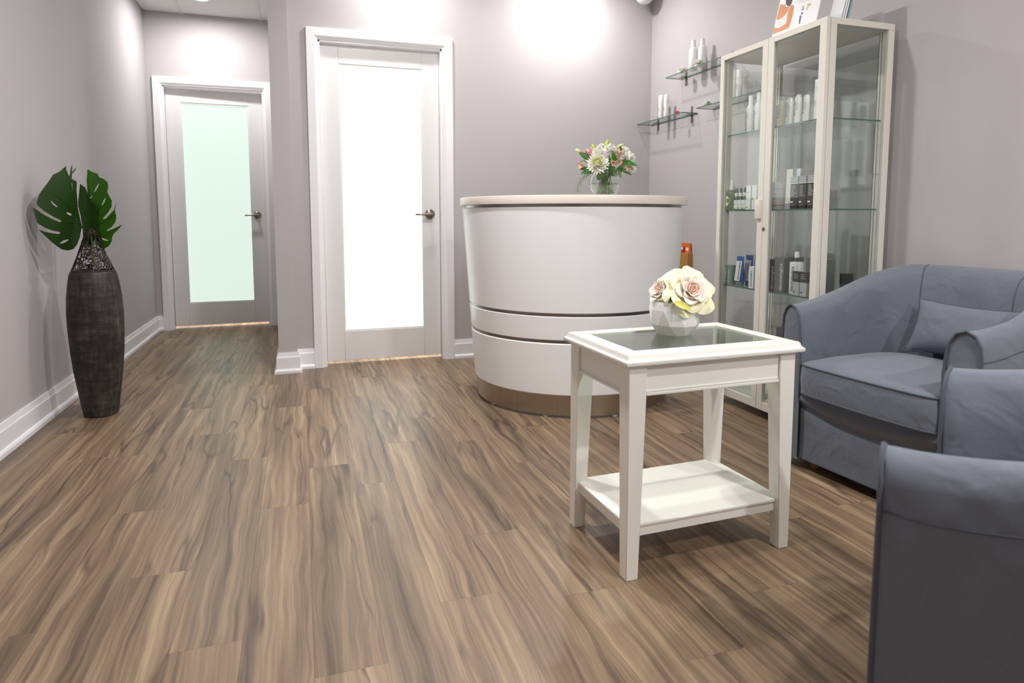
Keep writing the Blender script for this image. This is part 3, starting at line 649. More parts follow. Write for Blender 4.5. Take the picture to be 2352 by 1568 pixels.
# ------------------------------------------------------------------ wall shelves
def wall_shelf(lab, y0, y1, z, br):
    t = thing('glass_wall_shelf', lab, 'shelf', (0,0,0), 0, 'glass shelves on the right wall')
    s = mk('glass_panel', G().box(2.345, XR-.004, y0, y1, z-.006, z), M['glass'], t)
    mk('glass_edge', G().box(2.3435, 2.345, y0, y1, z-.006, z).box(2.345, XR-.004, y0-.0015, y0, z-.006, z).box(2.345, XR-.004, y1, y1+.0015, z-.006, z).box(XR-.004, XR-.0025, y0, y1, z-.006, z), M['gedge'], s)
    for yb in br:
        b = mk('bracket', G().box(XR-.003, XR, yb-.010, yb+.010, z-.055, z+.052).box(XR-.045, XR-.003, yb-.012, yb+.012, z-.010, z-.0065), M['nickel'], t, bevel=.0006, seg=1)
        mk('bracket_clip', G().box(XR-.035, XR-.003, yb-.012, yb+.012, z+.0006, z+.004), M['chrome'], b)
wall_shelf('upper glass wall shelf holding two tall bottles', 3.290, 3.887, 1.893, (3.830, 3.35))
wall_shelf('lower glass wall shelf in the corner holding two slim cylinders', 3.686, 4.271, 1.638, (4.172, 3.752))
wall_shelf('lower glass wall shelf running behind the cabinet', 2.922, 3.523, 1.638, (3.42, 3.0))
shoulder('lotion_bottle', 'tall white bottle, left of two on the upper wall shelf', 2.400, 3.655, 1.8935, .027, .188, gW)
shoulder('lotion_bottle', 'tall white bottle, right of two on the upper wall shelf', 2.405, 3.563, 1.8935, .025, .176, gW)
cyl('slim_bottle', 'slim white cylinder nearer the corner on the lower wall shelf', 2.395, 4.026, 1.6385, .0175, .165, gW)
cyl('slim_bottle', 'slim white cylinder right of its twin on the corner wall shelf', 2.395, 3.958, 1.6385, .0175, .158, gW)
cyl('slim_bottle', 'white cylinder seen through the cabinet, left of two', 2.40, 3.243, 1.6385, .0175, .166, gW)
cyl('slim_bottle', 'white cylinder seen through the cabinet, right of two', 2.40, 3.186, 1.6385, .0175, .160, gW)

# ------------------------------------------------------------------ flowers
def frame_from(nrm):
    n = Vector(nrm).normalized(); a = Vector((0,0,1)) if abs(n.z) < .9 else Vector((1,0,0))
    x = a.cross(n).normalized(); y = n.cross(x); return x, y, n
def petal_strip(g, base, dirv, side, nrm, length, width, curl, seg=4, tip=.25):
    """a narrow curved petal"""
    v = []; p = Vector(base); d = Vector(dirv).normalized(); s = Vector(side).normalized(); nn = Vector(nrm).normalized()
    for i in range(seg+1):
        q = i/seg; w_ = width*(math.sin(math.pi*min(1, .18+.72*q))**.8)*(1 if q < .85 else 1-(1-tip)*(q-.85)/.15)*.5
        c = p + d*(length*q) + nn*(curl*length*q*q)
        v += [c - s*w_, c + nn*(-.12*width), c + s*w_]
    f = []
    for i in range(seg):
        for k in (0, 1): f.append((i*3+k, i*3+k+1, (i+1)*3+k+1, (i+1)*3+k))
    g.add(v, f)
def mum(parent, c, r, nrm, m, layers=5, per=15, inner=None, seed=0, ruff=0):
    rr = random.Random(seed); x, y, n = frame_from(nrm); g = G(); gi = G()
    for L_ in range(layers):
        q = L_/(layers-1); el = R(5 + 72*q)
        for k in range(int(per*(1-.45*q))):
            a = 2*math.pi*(k + .5*(L_ % 2) + rr.uniform(-.2, .2))/int(per*(1-.45*q))
            rad = x*math.cos(a) + y*math.sin(a); e = el + rr.uniform(-.15, .15)
            d = rad*math.cos(e) + n*math.sin(e); s = n.cross(rad)
            tgt = gi if (inner and q > .55) else g
            petal_strip(tgt, Vector(c) + rad*(r*.10) + n*(r*.12*q), d, s, n*math.cos(e) - rad*math.sin(e), r*(1-.30*q)*rr.uniform(.8, 1.1), r*(.26 + ruff)*rr.uniform(.85, 1.2), .18 + .25*q)
    mk('petals', g, m, parent, thick=.0006)
    if inner: mk('inner_petals', gi, inner, parent, thick=.0006)
def ball(parent, c, r, m, seed=0, n=60, nrm=(0,0,1), name='petals'):
    """ruffled carnation-like head"""
    rr = random.Random(seed); g = G(); x, y, nn = frame_from(nrm)
    for i in range(n):
        q = (i+.5)/n; el = math.asin(1 - 1.25*q); a = i*2.39996
        d = (x*math.cos(a) + y*math.sin(a))*math.cos(el) + nn*math.sin(el)
        s = d.cross(nn); s = s.normalized() if s.length > .01 else x
        tw = rr.uniform(-.9, .9); s2 = (s*math.cos(tw) + s.cross(d)*math.sin(tw))
        petal_strip(g, Vector(c) + d*(r*.35), d, s2, s2.cross(d), r*rr.uniform(.55, .72), r*.62, rr.uniform(-.3, .3), 3, .8)
    mk(name, g, m, parent, thick=.0005)
def trumpet(parent, c, nrm, length, m, n=6, open_=.35, width=.4, name='petals', seed=0):
    rr = random.Random(seed); g = G(); x, y, nn = frame_from(nrm)
    for k in range(n):
        a = 2*math.pi*(k + rr.uniform(-.15, .15))/n; rad = x*math.cos(a) + y*math.sin(a)
        petal_strip(g, Vector(c), nn + rad*open_*rr.uniform(.7, 1.2), nn.cross(rad), -rad, length*rr.uniform(.9, 1.08), length*width, -.25, 5, .2)
    mk(name, g, m, parent, thick=.0006)
def budm(parent, c, nrm, length, r, m, name='bud'):
    x, y, n = frame_from(nrm); pts = [Vector(c) + n*length*q for q in (0, .12, .3, .55, .8, .95, 1)]
    mk(name, G().tube(pts, r, 10, taper=[.35, .7, 1, .95, .6, .25, .05]), m, parent, smooth=True)
def stemm(parent, a, b, r=.0016, m=None, sag=0):
    a, b = Vector(a), Vector(b); pts = [a.lerp(b, q) + Vector((0, 0, -sag*4*q*(1-q))) for q in (0, .25, .5, .75, 1)]
    mk('stem', G().tube(pts, r, 6), m or M['stem'], parent, smooth=True)
def bladem(parent, a, b, width, nrm, m, bend=.1, fold=.12, name='leaf_blade', n=7, rib=True):
    a, b = Vector(a), Vector(b); d = b - a; L_ = d.length; nn = Vector(nrm).normalized(); s = d.cross(nn).normalized(); nn = s.cross(d).normalized()
    v = []; ribp = []
    for i in range(n+1):
        q = i/n; w_ = width*.5*max(.02, math.sin(math.pi*q**.8)**.75); c = a + d*q + nn*(bend*L_*4*q*(1-q)); ribp.append(c)
        v += [c - s*w_ + nn*(fold*w_), c - s*w_*.5 + nn*(fold*.3*w_), c, c + s*w_*.5 + nn*(fold*.3*w_), c + s*w_ + nn*(fold*w_)]
    f = [(i*5+k, i*5+k+1, (i+1)*5+k+1, (i+1)*5+k) for i in range(n) for k in range(4)]
    return mk(name, G().add(v, f), m, parent, smooth=True, thick=.0007)

# --- bouquet in the glass bowl on the desk
BD = 3.13
BC = at(1389, 447, D=BD); BC.z = 1.0665
bv = thing('glass_bowl_vase', 'round clear glass bowl of water holding flowers on the desk', 'vase', BC)
rb = .0775
prof = []
for i in range(15):
    a = -1.12 + (1.12+.86)*i/14; prof.append((rb*math.cos(a), rb*.92*math.sin(a) + rb*.92*math.sin(1.12)))
inner = [(max(.0002, r_-.0028), z_+(.003 if i == 0 else 0)) for i, (r_, z_) in enumerate(prof)]
mk('bowl', G().lathe([(.0002, 0)] + prof + list(reversed(inner)) + [(.0002, .003)], 40), M['bowl'], bv, smooth=True)
wl = [(r_-.001, z_) for r_, z_ in inner if z_ < .058]
mk('water', G().lathe([(.0002, .0035)] + wl + [(wl[-1][0], .060), (.0002, .060)], 40), M['water'], bv, smooth=True)
def bq(cx_, cy_, dd=0): return at(1300 + cx_/10.456, 310 + cy_/10.456, D=BD+dd)
TOC = (-_fw)           # towards the viewer
neck = BC + Vector((0, 0, .105))
def bstem(t, p, k=0):
    rr = random.Random(k); q = BC + Vector((rr.uniform(-.04, .04), rr.uniform(-.03, .03), .012)); mid = neck + Vector((rr.uniform(-.025, .025), rr.uniform(-.02, .02), 0))
    mk('stem', G().tube([q, q.lerp(mid, .5), mid, mid.lerp(Vector(p), .5), p], .0019, 6), M['stem'], t, smooth=True)
gF = 'flowers in the glass bowl on the desk'
def fl(name, label, cat='flower'): return thing(name, label, cat, (0,0,0), 0, gF)
t = fl('chrysanthemum', 'large pale yellow chrysanthemum hanging over the front of the glass bowl'); p = bq(760, 700, -.075)
mum(t, p, .052, TOC*.75 + UP*.25 - RT*.1, M['pwhite'], 8, 24, M['pyel'], 1); bstem(t, p + _fw*.01, 1)
t = fl('chrysanthemum', 'white chrysanthemum above the pale yellow one'); p = bq(800, 460, -.05); mum(t, p, .038, TOC*.6 + UP*.6 - RT*.15, M['pwhite'], 8, 22, None, 2); bstem(t, p + _fw*.01, 2)
for i, (cx_, cy_, dd, r_, lab) in enumerate(((1060, 370, -.02, .033, 'white ruffled bloom at the top centre of the bouquet'), (860, 340, .02, .028, 'white ruffled bloom partly behind the tall lime bud'), (1390, 430, .02, .032, 'white ruffled bloom behind the peach blossoms'), (1490, 570, 0, .035, 'white ruffled bloom at the right edge of the bouquet'), (1560, 790, .01, .026, 'lowest white bloom at the right of the bouquet'), (1190, 930, .0, .024, 'white bloom tucked behind the bowl rim'))):
    t = fl('carnation', lab); p = bq(cx_, cy_, dd); ball(t, p, r_, M['pwhite'], 10+i, 70, UP*.6 + TOC*.5 + RT*((cx_-1000)/1500)); bstem(t, p, 20+i)
t = fl('lily', 'pink half-open lily at the left of the bouquet'); p = bq(600, 560, -.02); trumpet(t, p, UP*.9 - RT*.25 + TOC*.15, .055, M['ppink'], 6, .42, .36, seed=4); bstem(t, p, 30)
for i, (a, b, m, lab) in enumerate((((940, 350), (1015, 90), 'bud', 'tall lime green lily bud at the top of the bouquet'), ((680, 350), (630, 205), 'bud', 'lime lily bud behind the pink lily'), ((1220, 310), (1390, 215), 'budp', 'pale green bud leaning right at the top of the bouquet'), ((350, 400), (220, 345), 'budp', 'pale green bud at the far left of the bouquet'), ((1400, 780), (1350, 600), 'ppeach', 'peach bud at the right of the bouquet'))):
    t = fl('flower_bud', lab, 'bud'); pa, pb = bq(*a, -.01), bq(*b, -.01); budm(t, pa, pb-pa, (pb-pa).length, .0085 if i else .0095, M[m]); bstem(t, pa, 40+i)
for i, (cx_, cy_, L_, lab, dr) in enumerate(((1250, 560, .042, 'peach alstroemeria above the bowl, uppermost of its kind', UP + TOC*.3 + RT*.15), (1130, 660, .026, 'small peach alstroemeria low in the centre', TOC - UP*.25), (1240, 650, .026, 'small peach alstroemeria beside its twin low in the centre', TOC + RT*.4 - UP*.1), (440, 760, .03, 'peach alstroemeria at the left under the big leaf', -RT + UP*.2 + TOC*.5), (1440, 800, .026, 'peach alstroemeria low at the right', RT*.5 - UP*.4 + TOC*.4))):
    t = fl('alstroemeria', lab); p = bq(cx_, cy_, -.055 if i in (1, 2) else -.035); trumpet(t, p, dr, L_, M['ppeach'], 6, .35, .42, seed=50+i); bstem(t, p, 60+i)
for i, (a, b, wd, lab, m, dd) in enumerate((((640, 640), (300, 420), .034, 'broad green leaf at the upper left of the bouquet', 'leafm', -.03), ((690, 860), (340, 930), .030, 'green leaf drooping at the lower left', 'leafm', -.04), ((1180, 640), (1110, 400), .024, 'upright green leaf beside the peach alstroemeria', 'leafb', -.05), ((1330, 600), (1720, 750), .022, 'pointed green leaf reaching right', 'leafb', -.03), ((1320, 820), (1580, 970), .018, 'narrow leaf hanging low at the right', 'leafm', -.03), ((1270, 830), (1320, 1050), .014, 'narrow leaf hanging over the bowl rim', 'leafm', -.05), ((1100, 760), (900, 560), .02, 'dark leaf between the white blooms', 'leafm', -.03), ((900, 900), (980, 700), .03, 'dark leaf low in the heart of the bouquet', 'leafm', -.03), ((760, 1080), (880, 860), .028, 'dark leaf just above the water', 'leafm', -.02), ((1330, 420), (1300, 250), .012, 'slim leaf beside the pale green bud', 'leafm', -.02), ((1050, 880), (1180, 760), .03, 'dark leaf under the peach alstroemeria', 'leafm', -.045), ((1180, 980), (1000, 800), .034, 'dark leaf behind the bowl rim at the right', 'leafm', -.01), ((820, 980), (690, 760), .034, 'dark leaf under the pale yellow chrysanthemum', 'leafm', -.02), ((1240, 900), (1390, 720), .03, 'green leaf under the right white blooms', 'leafm', -.015), ((960, 720), (1060, 520), .026, 'green leaf between chrysanthemum and peach blossoms', 'leafb', -.02), ((1420, 720), (1560, 640), .02, 'small bright leaf at the right white bloom', 'leafb', -.05), ((560, 800), (330, 830), .018, 'small leaf beside the left alstroemeria', 'leafm', -.03), ((420, 600), (235, 740), .004, 'thin curling tendril at the left', 'leafm', -.02))):
    t = fl('bouquet_leaf', lab, 'leaf'); pa, pb = bq(*a, dd), bq(*b, dd-.01); bladem(t, pa, pb, wd, TOC + UP*.4, M[m], .06, .15); bstem(t, pa, 80+i)
t = fl('fern_sprig', 'feathery fern sprig hanging down left of the bowl', 'fern')
pts = [bq(560, 960, -.03), bq(430, 1000, -.04), bq(350, 1090, -.045), bq(300, 1200, -.048), bq(270, 1360, -.05)]
mk('stem', G().tube(pts, .0012, 5), M['stem'], t, smooth=True); g = G()
for i in range(22):
    q = i/21*(len(pts)-1.001); k = int(q); c = pts[k].lerp(pts[k+1], q-k); d = (pts[k+1]-pts[k]).normalized(); s = d.cross(TOC).normalized()*(1 if i % 2 else -1)
    petal_strip(g, c, d*.75 + s*.8, d.cross(s), TOC, .020, .0045, .1, 3, .2)
mk('fronds', g, M['leafm'], t, thick=.0005)

# --- small blooms lying on the wall shelves
def bloom(label, x, y, z, r, m, m2, seed):
    t = thing('loose_bloom', label, 'flower', (0,0,0), 0, 'loose blooms on the wall shelves'); c = Vector((x, y, z + r*.62))
    ball(t, c, r, m, seed, 34, UP*.5 + TOC*.6); ball(t, c + TOC*r*.1, r*.55, m2, seed+1, 14, UP*.5 + TOC*.6, name='inner_petals'); return t
bloom('white bloom with pink edges at the left of the upper wall shelf', 2.385, 3.757, 1.8935, .030, M['pwhite'], M['ppink'], 101)
t = bloom('pink and white bloom before the bottles on the upper wall shelf', 2.365, 3.545, 1.8935, .030, M['pwhite'], M['ppink'], 103)
bladem(t, Vector((2.36, 3.53, 1.91)), Vector((2.352, 3.48, 1.905)), .016, (-1, 0, .5), M['leafb'])
t = bloom('white bloom with green leaf on the shelf behind the cabinet', 2.38, 3.46, 1.6385, .024, M['pwhite'], M['pyel'], 105)
bladem(t, Vector((2.37, 3.45, 1.655)), Vector((2.36, 3.40, 1.648)), .018, (-1, 0, .5), M['leafb'])
bloom('small coral bloom on the corner wall shelf', 2.385, 3.800, 1.6385, .0165, M['pcoral'], M['pcoral'], 107)

# --- roses in the faceted pot on the side table
PC = Vector((1.083, 1.716, TZ-.0038))
pot = thing('faceted_pot', 'white faceted ceramic pot on the glass table top', 'pot', PC)
n = 11; g = G(); v = []
for r_, z_, off in ((.046, 0, .5), (.052, .001, .5), (.0735, .032, 0), (.0770, .078, .5), (.0740, .095, .5), (.072, .102, .5)):
    for k in range(n):
        a = 2*math.pi*(k+off)/n; v.append((r_*math.cos(a), r_*math.sin(a), z_))
lv = [.5, .5, 0, .5, .5, .5]; f = [tuple(reversed(range(n)))]
for i in range(5):
    for k in range(n):
        a, a2, b, b2 = i*n+k, i*n+(k+1) % n, (i+1)*n+k, (i+1)*n+(k+1) % n
        if lv[i] == lv[i+1]: f.append((a, a2, b2, b))
        elif lv[i] > lv[i+1]: f += [(a, b2, b), (a, a2, b2)]       # upper ring lies between
        else: f += [(a, a2, b), (a2, b2, b)]
tr0 = len(v)
for r_, z_ in ((.067, .102), (.064, .085), (.0001, .085)):
    for k in range(n): a = 2*math.pi*(k+.5)/n; v.append((r_*math.cos(a), r_*math.sin(a), z_))
for i in range(5, 8):
    for k in range(n): f.append((i*n+k, i*n+(k+1) % n, (i+1)*n+(k+1) % n, (i+1)*n+k))
mk('pot_body', G().add(v, f), M['ceramic'], pot)
mk('moss_filling', G().lathe([(.066, .088), (.05, .098), (.0001, .104)], 20), M['leaf'], pot, smooth=True)
def rose(label, c, nrm, R_, seed):
    rr = random.Random(seed); t = thing('rose', label, 'rose', (0,0,0), 0, 'silk roses in the faceted pot'); x, y, n_ = frame_from(nrm); c = Vector(c)
    def P(a, rad, h): return c + (x*math.cos(a) + y*math.sin(a))*rad + n_*h
    layers = [  # count, base r, top r, height from, height to, flare, half angle, material
        (3, .03, .10, .10, .52, 0, 1.15, 'rblush'), (4, .06, .20, .06, .56, .03, 1.0, 'rblush'), (4, .08, .32, .02, .58, .05, .95, 'rblush'), (5, .10, .45, -.02, .55, .08, .82, 'rcream'),
        (5, .12, .62, -.10, .46, .12, .80, 'rcream'), (5, .14, .82, -.16, .30, .18, .76, 'router'), (6, .16, 1.05, -.20, .10, .22, .66, 'router')]
    for li_, (cnt, b0, b1, h0, h1, fl_, ha, m) in enumerate(layers):
        for k in range(cnt):
            a0 = 2*math.pi*(k + .37*li_ + rr.uniform(-.1, .1))/cnt; sc_ = rr.uniform(.92, 1.08); tilt = rr.uniform(-.05, .05); ph = rr.uniform(0, 6)
            def fn(u, v_):
                uu = 2*u - 1; edge = 1 - .22*abs(uu)**2.5; vv = v_*edge
                rad = b0 + (b1-b0)*math.sin(vv*math.pi/2)**(1.25 if li_ < 4 else .95); h = h0 + (h1-h0)*math.sin(vv*math.pi/2)**.9
                if vv > .72: q = (vv-.72)/.28; rad += fl_*q*q; h -= fl_*.55*q*q
                rad *= 1 - .10*uu*uu*(1 if li_ > 2 else 0); wav = .018*math.sin(uu*5+ph)*vv*vv*(1 + li_*.3)
                return P(a0 + uu*ha*(.35 + .65*math.sin(min(1, vv*1.5)*math.pi/2)), R_*(rad*sc_ + wav), R_*(h*sc_ + wav + tilt*vv))
            mk('petal', G().grid(fn, 8, 7), M[m], t, smooth=.9, thick=.0009)
    mk('calyx', G().tube([c - n_*R_*.6, c - n_*R_*.25, c], R_*.22, 10, taper=[.3, 1, .6]), M['rgreen'], t, smooth=True)
    mk('stem', G().tube([PC + Vector((0, 0, .085)) + (x*.01), c - n_*R_*.55], .003, 6), M['stem'], t, smooth=True); return t
RD = 1.985
rose('large cream rose with blush centre at the right of the pot', at(1582, 672, D=RD-.045), TOC*.85 + UP*.42 + RT*.12, .066, 201)
rose('cream rose turned left with blush petals at the left of the pot', at(1526, 673, D=RD-.015), TOC*.35 + UP*.45 - RT*.75, .054, 202)
rose('pale cream rose at the back top of the pot', at(1560, 652, D=RD+.045), UP*.95 + TOC*.1 + _fw*.3, .056, 203)
t = thing('rose_leaf', 'yellow-green petal-like leaf drooping over the front of the pot', 'leaf', (0,0,0)); bladem(t, at(1548, 694, D=RD-.085), at(1588, 712, D=RD-.095), .022, TOC + UP*.5, M['rgreen'], .08, .2)
t = thing('rose_leaf', 'dark green leaf between the two front roses', 'leaf', (0,0,0)); bladem(t, at(1556, 668, D=RD-.03), at(1534, 698, D=RD-.088), .018, TOC + UP*.3, M['leaf'], .05, .2)

# ------------------------------------------------------------------ tall floor vase with monstera
VC = Vector((-.962, 3.585, 0))
vz = thing('floor_vase', 'tall dark charred-wood floor vase with a wire lattice neck', 'vase', VC)
mk('vase_body', G().lathe([(.0001, 0), (0.0688, 0), (0.0740, .004), (0.0808, .05), (0.0920, .13), (0.1041, .22), (0.1127, .32), (0.1178, .42), (0.1191, .50), (0.1152, .58), (0.1084, .64), (0.1006, .685), (0.0963, .700), (0.0929, .705), (0.0860, .704), (.0001, .700)], 56), M['vase'], vz, smooth=True)
def rn(z):
    q = (z-.705)/(.905-.705); return .084*(1-q)**.85*(1-.25*q) + .012*q + .006
g = G(); rr = random.Random(5)
for i in range(190):
    z_ = .712 + .19*(rr.random()**1.35); a = rr.uniform(0, 2*math.pi); r0 = rn(z_); rad = min(rr.uniform(.006, .017), r0*.7)
    c = Vector((r0*math.cos(a), r0*math.sin(a), z_)); n_ = Vector((math.cos(a), math.sin(a), .45)).normalized(); x, y, _ = frame_from(n_); e = rr.uniform(.7, 1)
    pts = []
    for k in range(12):
        b = 2*math.pi*k/12; q = c + x*rad*math.cos(b) + y*rad*e*math.sin(b); rq = math.hypot(q.x, q.y); rt_ = rn(max(.706, min(.904, q.z)))
        s_ = rt_/max(rq, 1e-4); pts.append((q.x*s_, q.y*s_, max(q.z, .7065)))
    g.tube(pts, .0020, 5, closed=True)
for k in range(7):
    a = 2*math.pi*k/7 + .2; g.tube([(rn(z_)*math.cos(a+z_*2), rn(z_)*math.sin(a+z_*2), z_) for z_ in [.706 + .198*i/12 for i in range(13)]], .0022, 6)
for z_ in (.708, .904): g.tube([(rn(z_)*math.cos(2*math.pi*k/28), rn(z_)*math.sin(2*math.pi*k/28), z_) for k in range(28)], .003, 6, closed=True)
mk('wire_lattice', g, M['wire'], vz, smooth=True)
def mz(x, y, d): return at(60 + x/5.6, 360 + y/5.6, D=d)
def polyleaf(name, label, outline, holes, depth, m, ribs, stem_to):
    t = thing(name, label, 'leaf', (0,0,0), 0, 'monstera leaves in the floor vase')
    bm = bmesh.new(); edges = []
    def dens(loop, closed=True):
        out = []
        for i in range(len(loop)):
            a, b = loop[i], loop[(i+1) % len(loop)]; L_ = math.dist(a, b); k = max(1, int(L_/40))
            out += [(a[0]+(b[0]-a[0])*j/k, a[1]+(b[1]-a[1])*j/k) for j in range(k)]
        return out
    for loop in [outline] + holes:
        lp = dens(loop); vs_ = [bm.verts.new((x/1000, y/1000, 0)) for x, y in lp]
        edges += [bm.edges.new((vs_[i], vs_[(i+1) % len(vs_)])) for i in range(len(vs_))]
    bmesh.ops.triangle_fill(bm, edges=edges, use_beauty=True, use_dissolve=False)
    for _ in range(2):
        bmesh.ops.subdivide_edges(bm, edges=[e for e in bm.edges if e.calc_length() > .07], cuts=1, use_grid_fill=False)
        bmesh.ops.triangulate(bm, faces=bm.faces[:])
    for v_ in bm.verts:
        x, y = v_.co.x*1000, v_.co.y*1000; v_.co = mz(x, y, depth(x, y))
    bmesh.ops.recalc_face_normals(bm, faces=bm.faces); bmesh.ops.solidify(bm, geom=bm.faces[:], thickness=.0012)
    for f_ in bm.faces: f_.smooth = True
    for e in bm.edges:
        if len(e.link_faces) == 2 and e.calc_face_angle(0) > .9: e.smooth = False
    me = bpy.data.meshes.new('leaf_blade'); bm.to_mesh(me); bm.free(); mk('leaf_blade', me, m, t)
    for rb_ in ribs: mk('vein', G().tube([mz(x, y, depth(x, y)-.0018) for x, y in rb_], .0016, 5, taper=[1-.6*i/(len(rb_)-1) for i in range(len(rb_))]), M['rib'], t, smooth=True)
    a = mz(*stem_to, depth(*stem_to)+.004)
    mk('stem', G().tube([a, a.lerp(VC + Vector((0, 0, .9)), .6) + _fw*.01, VC + Vector((0, 0, .88)), VC + Vector((.01, 0, .72))], .0045, 8), M['stem'], t, smooth=True)
D0 = 3.11
polyleaf('monstera_leaf', 'large dark monstera leaf on the left of the vase', [(500,130),(548,235),(590,285),(652,318),(648,430),(662,580),(668,680),(690,800),(715,905),(690,1040),(655,1130),(610,1185),(540,1205),(465,1192),(415,1160),(340,1105),(270,1040),(155,932),(240,962),(330,982),(425,992),(442,980),(430,966),(350,952),(250,915),(150,855),(132,815),(110,730),(84,645),(150,690),(215,735),(330,797),(430,838),(458,830),(440,812),(350,770),(240,705),(140,618),(142,565),(165,490),(220,410),(285,325),(335,250),(345,232),(430,190)],
    [[(515,712),(560,718),(592,745),(580,757),(535,742)], [(305,545),(350,590),(405,640),(398,650),(345,615)], [(432,1115),(480,1075),(545,1060),(548,1072),(500,1103),(440,1120)], [(575,330),(598,345),(602,440),(590,440)]],
    lambda x, y: D0 - .33*max(0, (700-x))/1000*.95 - .02*math.sin(x/180.0) + .05*(y/1000-.6)**2, M['leaf'], [[(715,905),(670,700),(610,480),(540,270),(500,140)], [(690,800),(560,640),(400,500),(220,440)], [(700,850),(500,840),(300,770),(130,740)], [(712,900),(520,1000),(330,1020)]], (712, 905))
polyleaf('monstera_leaf', 'brighter green monstera leaf on the right of the vase', [(790,158),(850,195),(915,215),(940,262),(1000,285),(1050,330),(1055,390),(1042,450),(1070,510),(1100,560),(1098,640),(1060,705),(990,790),(988,806),(1030,790),(1075,740),(1130,680),(1155,590),(1140,690),(1160,780),(1140,850),(1090,910),(1035,942),(1040,956),(1100,935),(1180,900),(1238,870),(1180,940),(1125,990),(1105,1030),(1098,1090),(1060,1150),(1000,1185),(950,1170),(915,1130),(885,1075),(880,980),(860,860),(845,700),(815,560),(785,420),(778,300)],
    [[(930,338),(938,350),(915,410),(885,452),(872,448),(895,395)], [(850,493),(852,510),(830,538),(818,528)], [(1025,512),(1010,580),(980,628),(970,620),(990,565)], [(965,1040),(1010,1050),(1058,1075),(1040,1085),(985,1068)]],
    lambda x, y: D0 + .03 - .16*max(0, (x-830))/1000 + .05*(y/1000-.6)**2, M['leafb'], [[(885,1040),(870,850),(835,620),(800,400),(788,170)], [(860,800),(960,640),(1080,560)], [(872,880),(1000,840),(1150,720)], [(885,1000),(1000,1010),(1200,890)]], (884, 1040))
polyleaf('monstera_leaf', 'dark inner leaf half between the two larger leaves', [(693,345),(760,395),(800,480),(830,570),(890,620),(910,720),(900,850),(905,960),(895,1050),(860,1110),(810,1160),(760,1130),(735,1060),(728,960),(720,880),(700,760),(672,640),(668,580),(680,470)],
    [[(675,660),(684,672),(680,688),(673,680)], [(838,1015),(862,1030),(858,1042)]],
    lambda x, y: D0 + .012 - .10*abs(x-790)/1000, M['leaf'], [[(735,960),(760,800),(745,600),(700,360)]], (738, 965))
t = thing('leaf_spear', 'thin pale green leaf spears rising behind the monstera leaves', 'leaf', (0,0,0))
for (x0, y0), (x1, y1), wd in (((575, 330), (592, 95), .011), ((590, 220), (650, 138), .006), ((505, 220), (512, 108), .008)):
    bladem(t, mz(x0, y0, D0+.03), mz(x1, y1, D0+.03), wd, TOC, M['leafm'], .02, .3)
mk('stem', G().tube([mz(600, 460, D0+.028), mz(578, 320, D0+.03)], .003, 6), M['stem'], t)

# ------------------------------------------------------------------ kraft holder on the right wall
t = thing('leaflet_holder', 'brown kraft card holder on the wall behind the desk', 'holder', (XR, 3.772, .50))
mk('pocket', G().box(-.038, -.0003, -.068, .068, 0, .228), M['kraft'], t, bevel=.001, seg=1)
for i, (dx, y0, y1, h, m, lab) in enumerate(((-.012, -.058, .054, .292, 'orange', 'orange leaflet pad standing tallest in the kraft holder'), (-.026, -.004, .054, .268, 'red', 'red and white leaflet in front in the kraft holder'))):
    q = thing('leaflet', lab, 'leaflet', (XR+dx, 3.772, .728)); mk('cover', G().box(-.006, .006, y0, y1, 0, h-.228), M[m], q)
    if i: mk('white_panel', G().box(-.0066, -.006, y0+.002, y1-.002, .022, .038), M['paper'], q)
    else: mk('white_panel', G().box(-.0066, -.006, -.045, -.012, .015, .036), M['paper'], q)

# ------------------------------------------------------------------ cards on top of the cabinet
pz = CZ + .0005
pd = thing('display_card', 'leaning white advertising card with a woman in a white top', 'card', (2.125, 2.462, pz))
lean = R(13); W_, H_ = .275, .205
card = mk('card_front', G().box(0, .003, -W_/2, W_/2, 0, H_), M['paper'], pd, rot=(0, lean, 0))
mk('easel_strut', G().box(0, .003, -.03, .03, 0, H_*.8), M['paper'], pd, loc=(.082, 0, 0), rot=(0, -lean*.98, 0))
def cp(px, py):   # crop pixels of the photograph's card -> card plane (y, z), card bottom-left (275,775) right (1250,430)
    fx = (px - 275 - (775-py)*.21)/975; bot = 775 - 345*fx
    return (W_/2 - W_*fx, (bot-py)/9.8*.0020 + .036)
def printed(poly, m, name, k): mk(name, G().add([(-.0002*k, *cp(x, y)) for x, y in poly] , [tuple(range(len(poly)))]), M[m], card)
printed([(285,755),(310,610),(360,400),(400,260),(440,100),(460,40),(520,70),(590,60),(590,120),(640,130),(720,85),(780,100),(800,150),(790,240),(760,380),(730,500),(700,580),(690,610),(600,650),(450,700)], 'skin', 'printed_skin', 1)
printed([(320,600),(345,400),(420,420),(520,370),(600,290),(650,230),(715,85),(725,90),(660,240),(640,330),(635,430),(610,510),(540,560),(430,605)], 'ptop', 'printed_top', 2)
printed([(590,-40),(600,60),(640,105),(700,110),(735,60),(755,-10),(740,-60)], 'hair', 'printed_hair', 2)
printed([(940,350),(985,345),(950,530),(920,535)], 'violet', 'printed_tube', 2); printed([(985,210),(1040,170),(1020,225),(980,235)], 'violet', 'printed_tube', 2); printed([(965,290),(1015,275),(1005,330),(975,325)], 'violet', 'printed_tube', 2)
printed([(1090,170),(1150,150),(1110,235),(1075,235)], 'mint', 'printed_tube', 2); printed([(1110,95),(1195,90),(1200,140),(1110,150)], 'gold', 'printed_tube', 2); printed([(990,140),(1040,130),(1030,175),(990,180)], 'gold', 'printed_tube', 2)
for yy in (40, 70): printed([(840+yy, yy-15), (1100+yy, yy-55), (1100+yy, yy-50), (840+yy, yy-10)], 'lgrey', 'printed_line', 2)
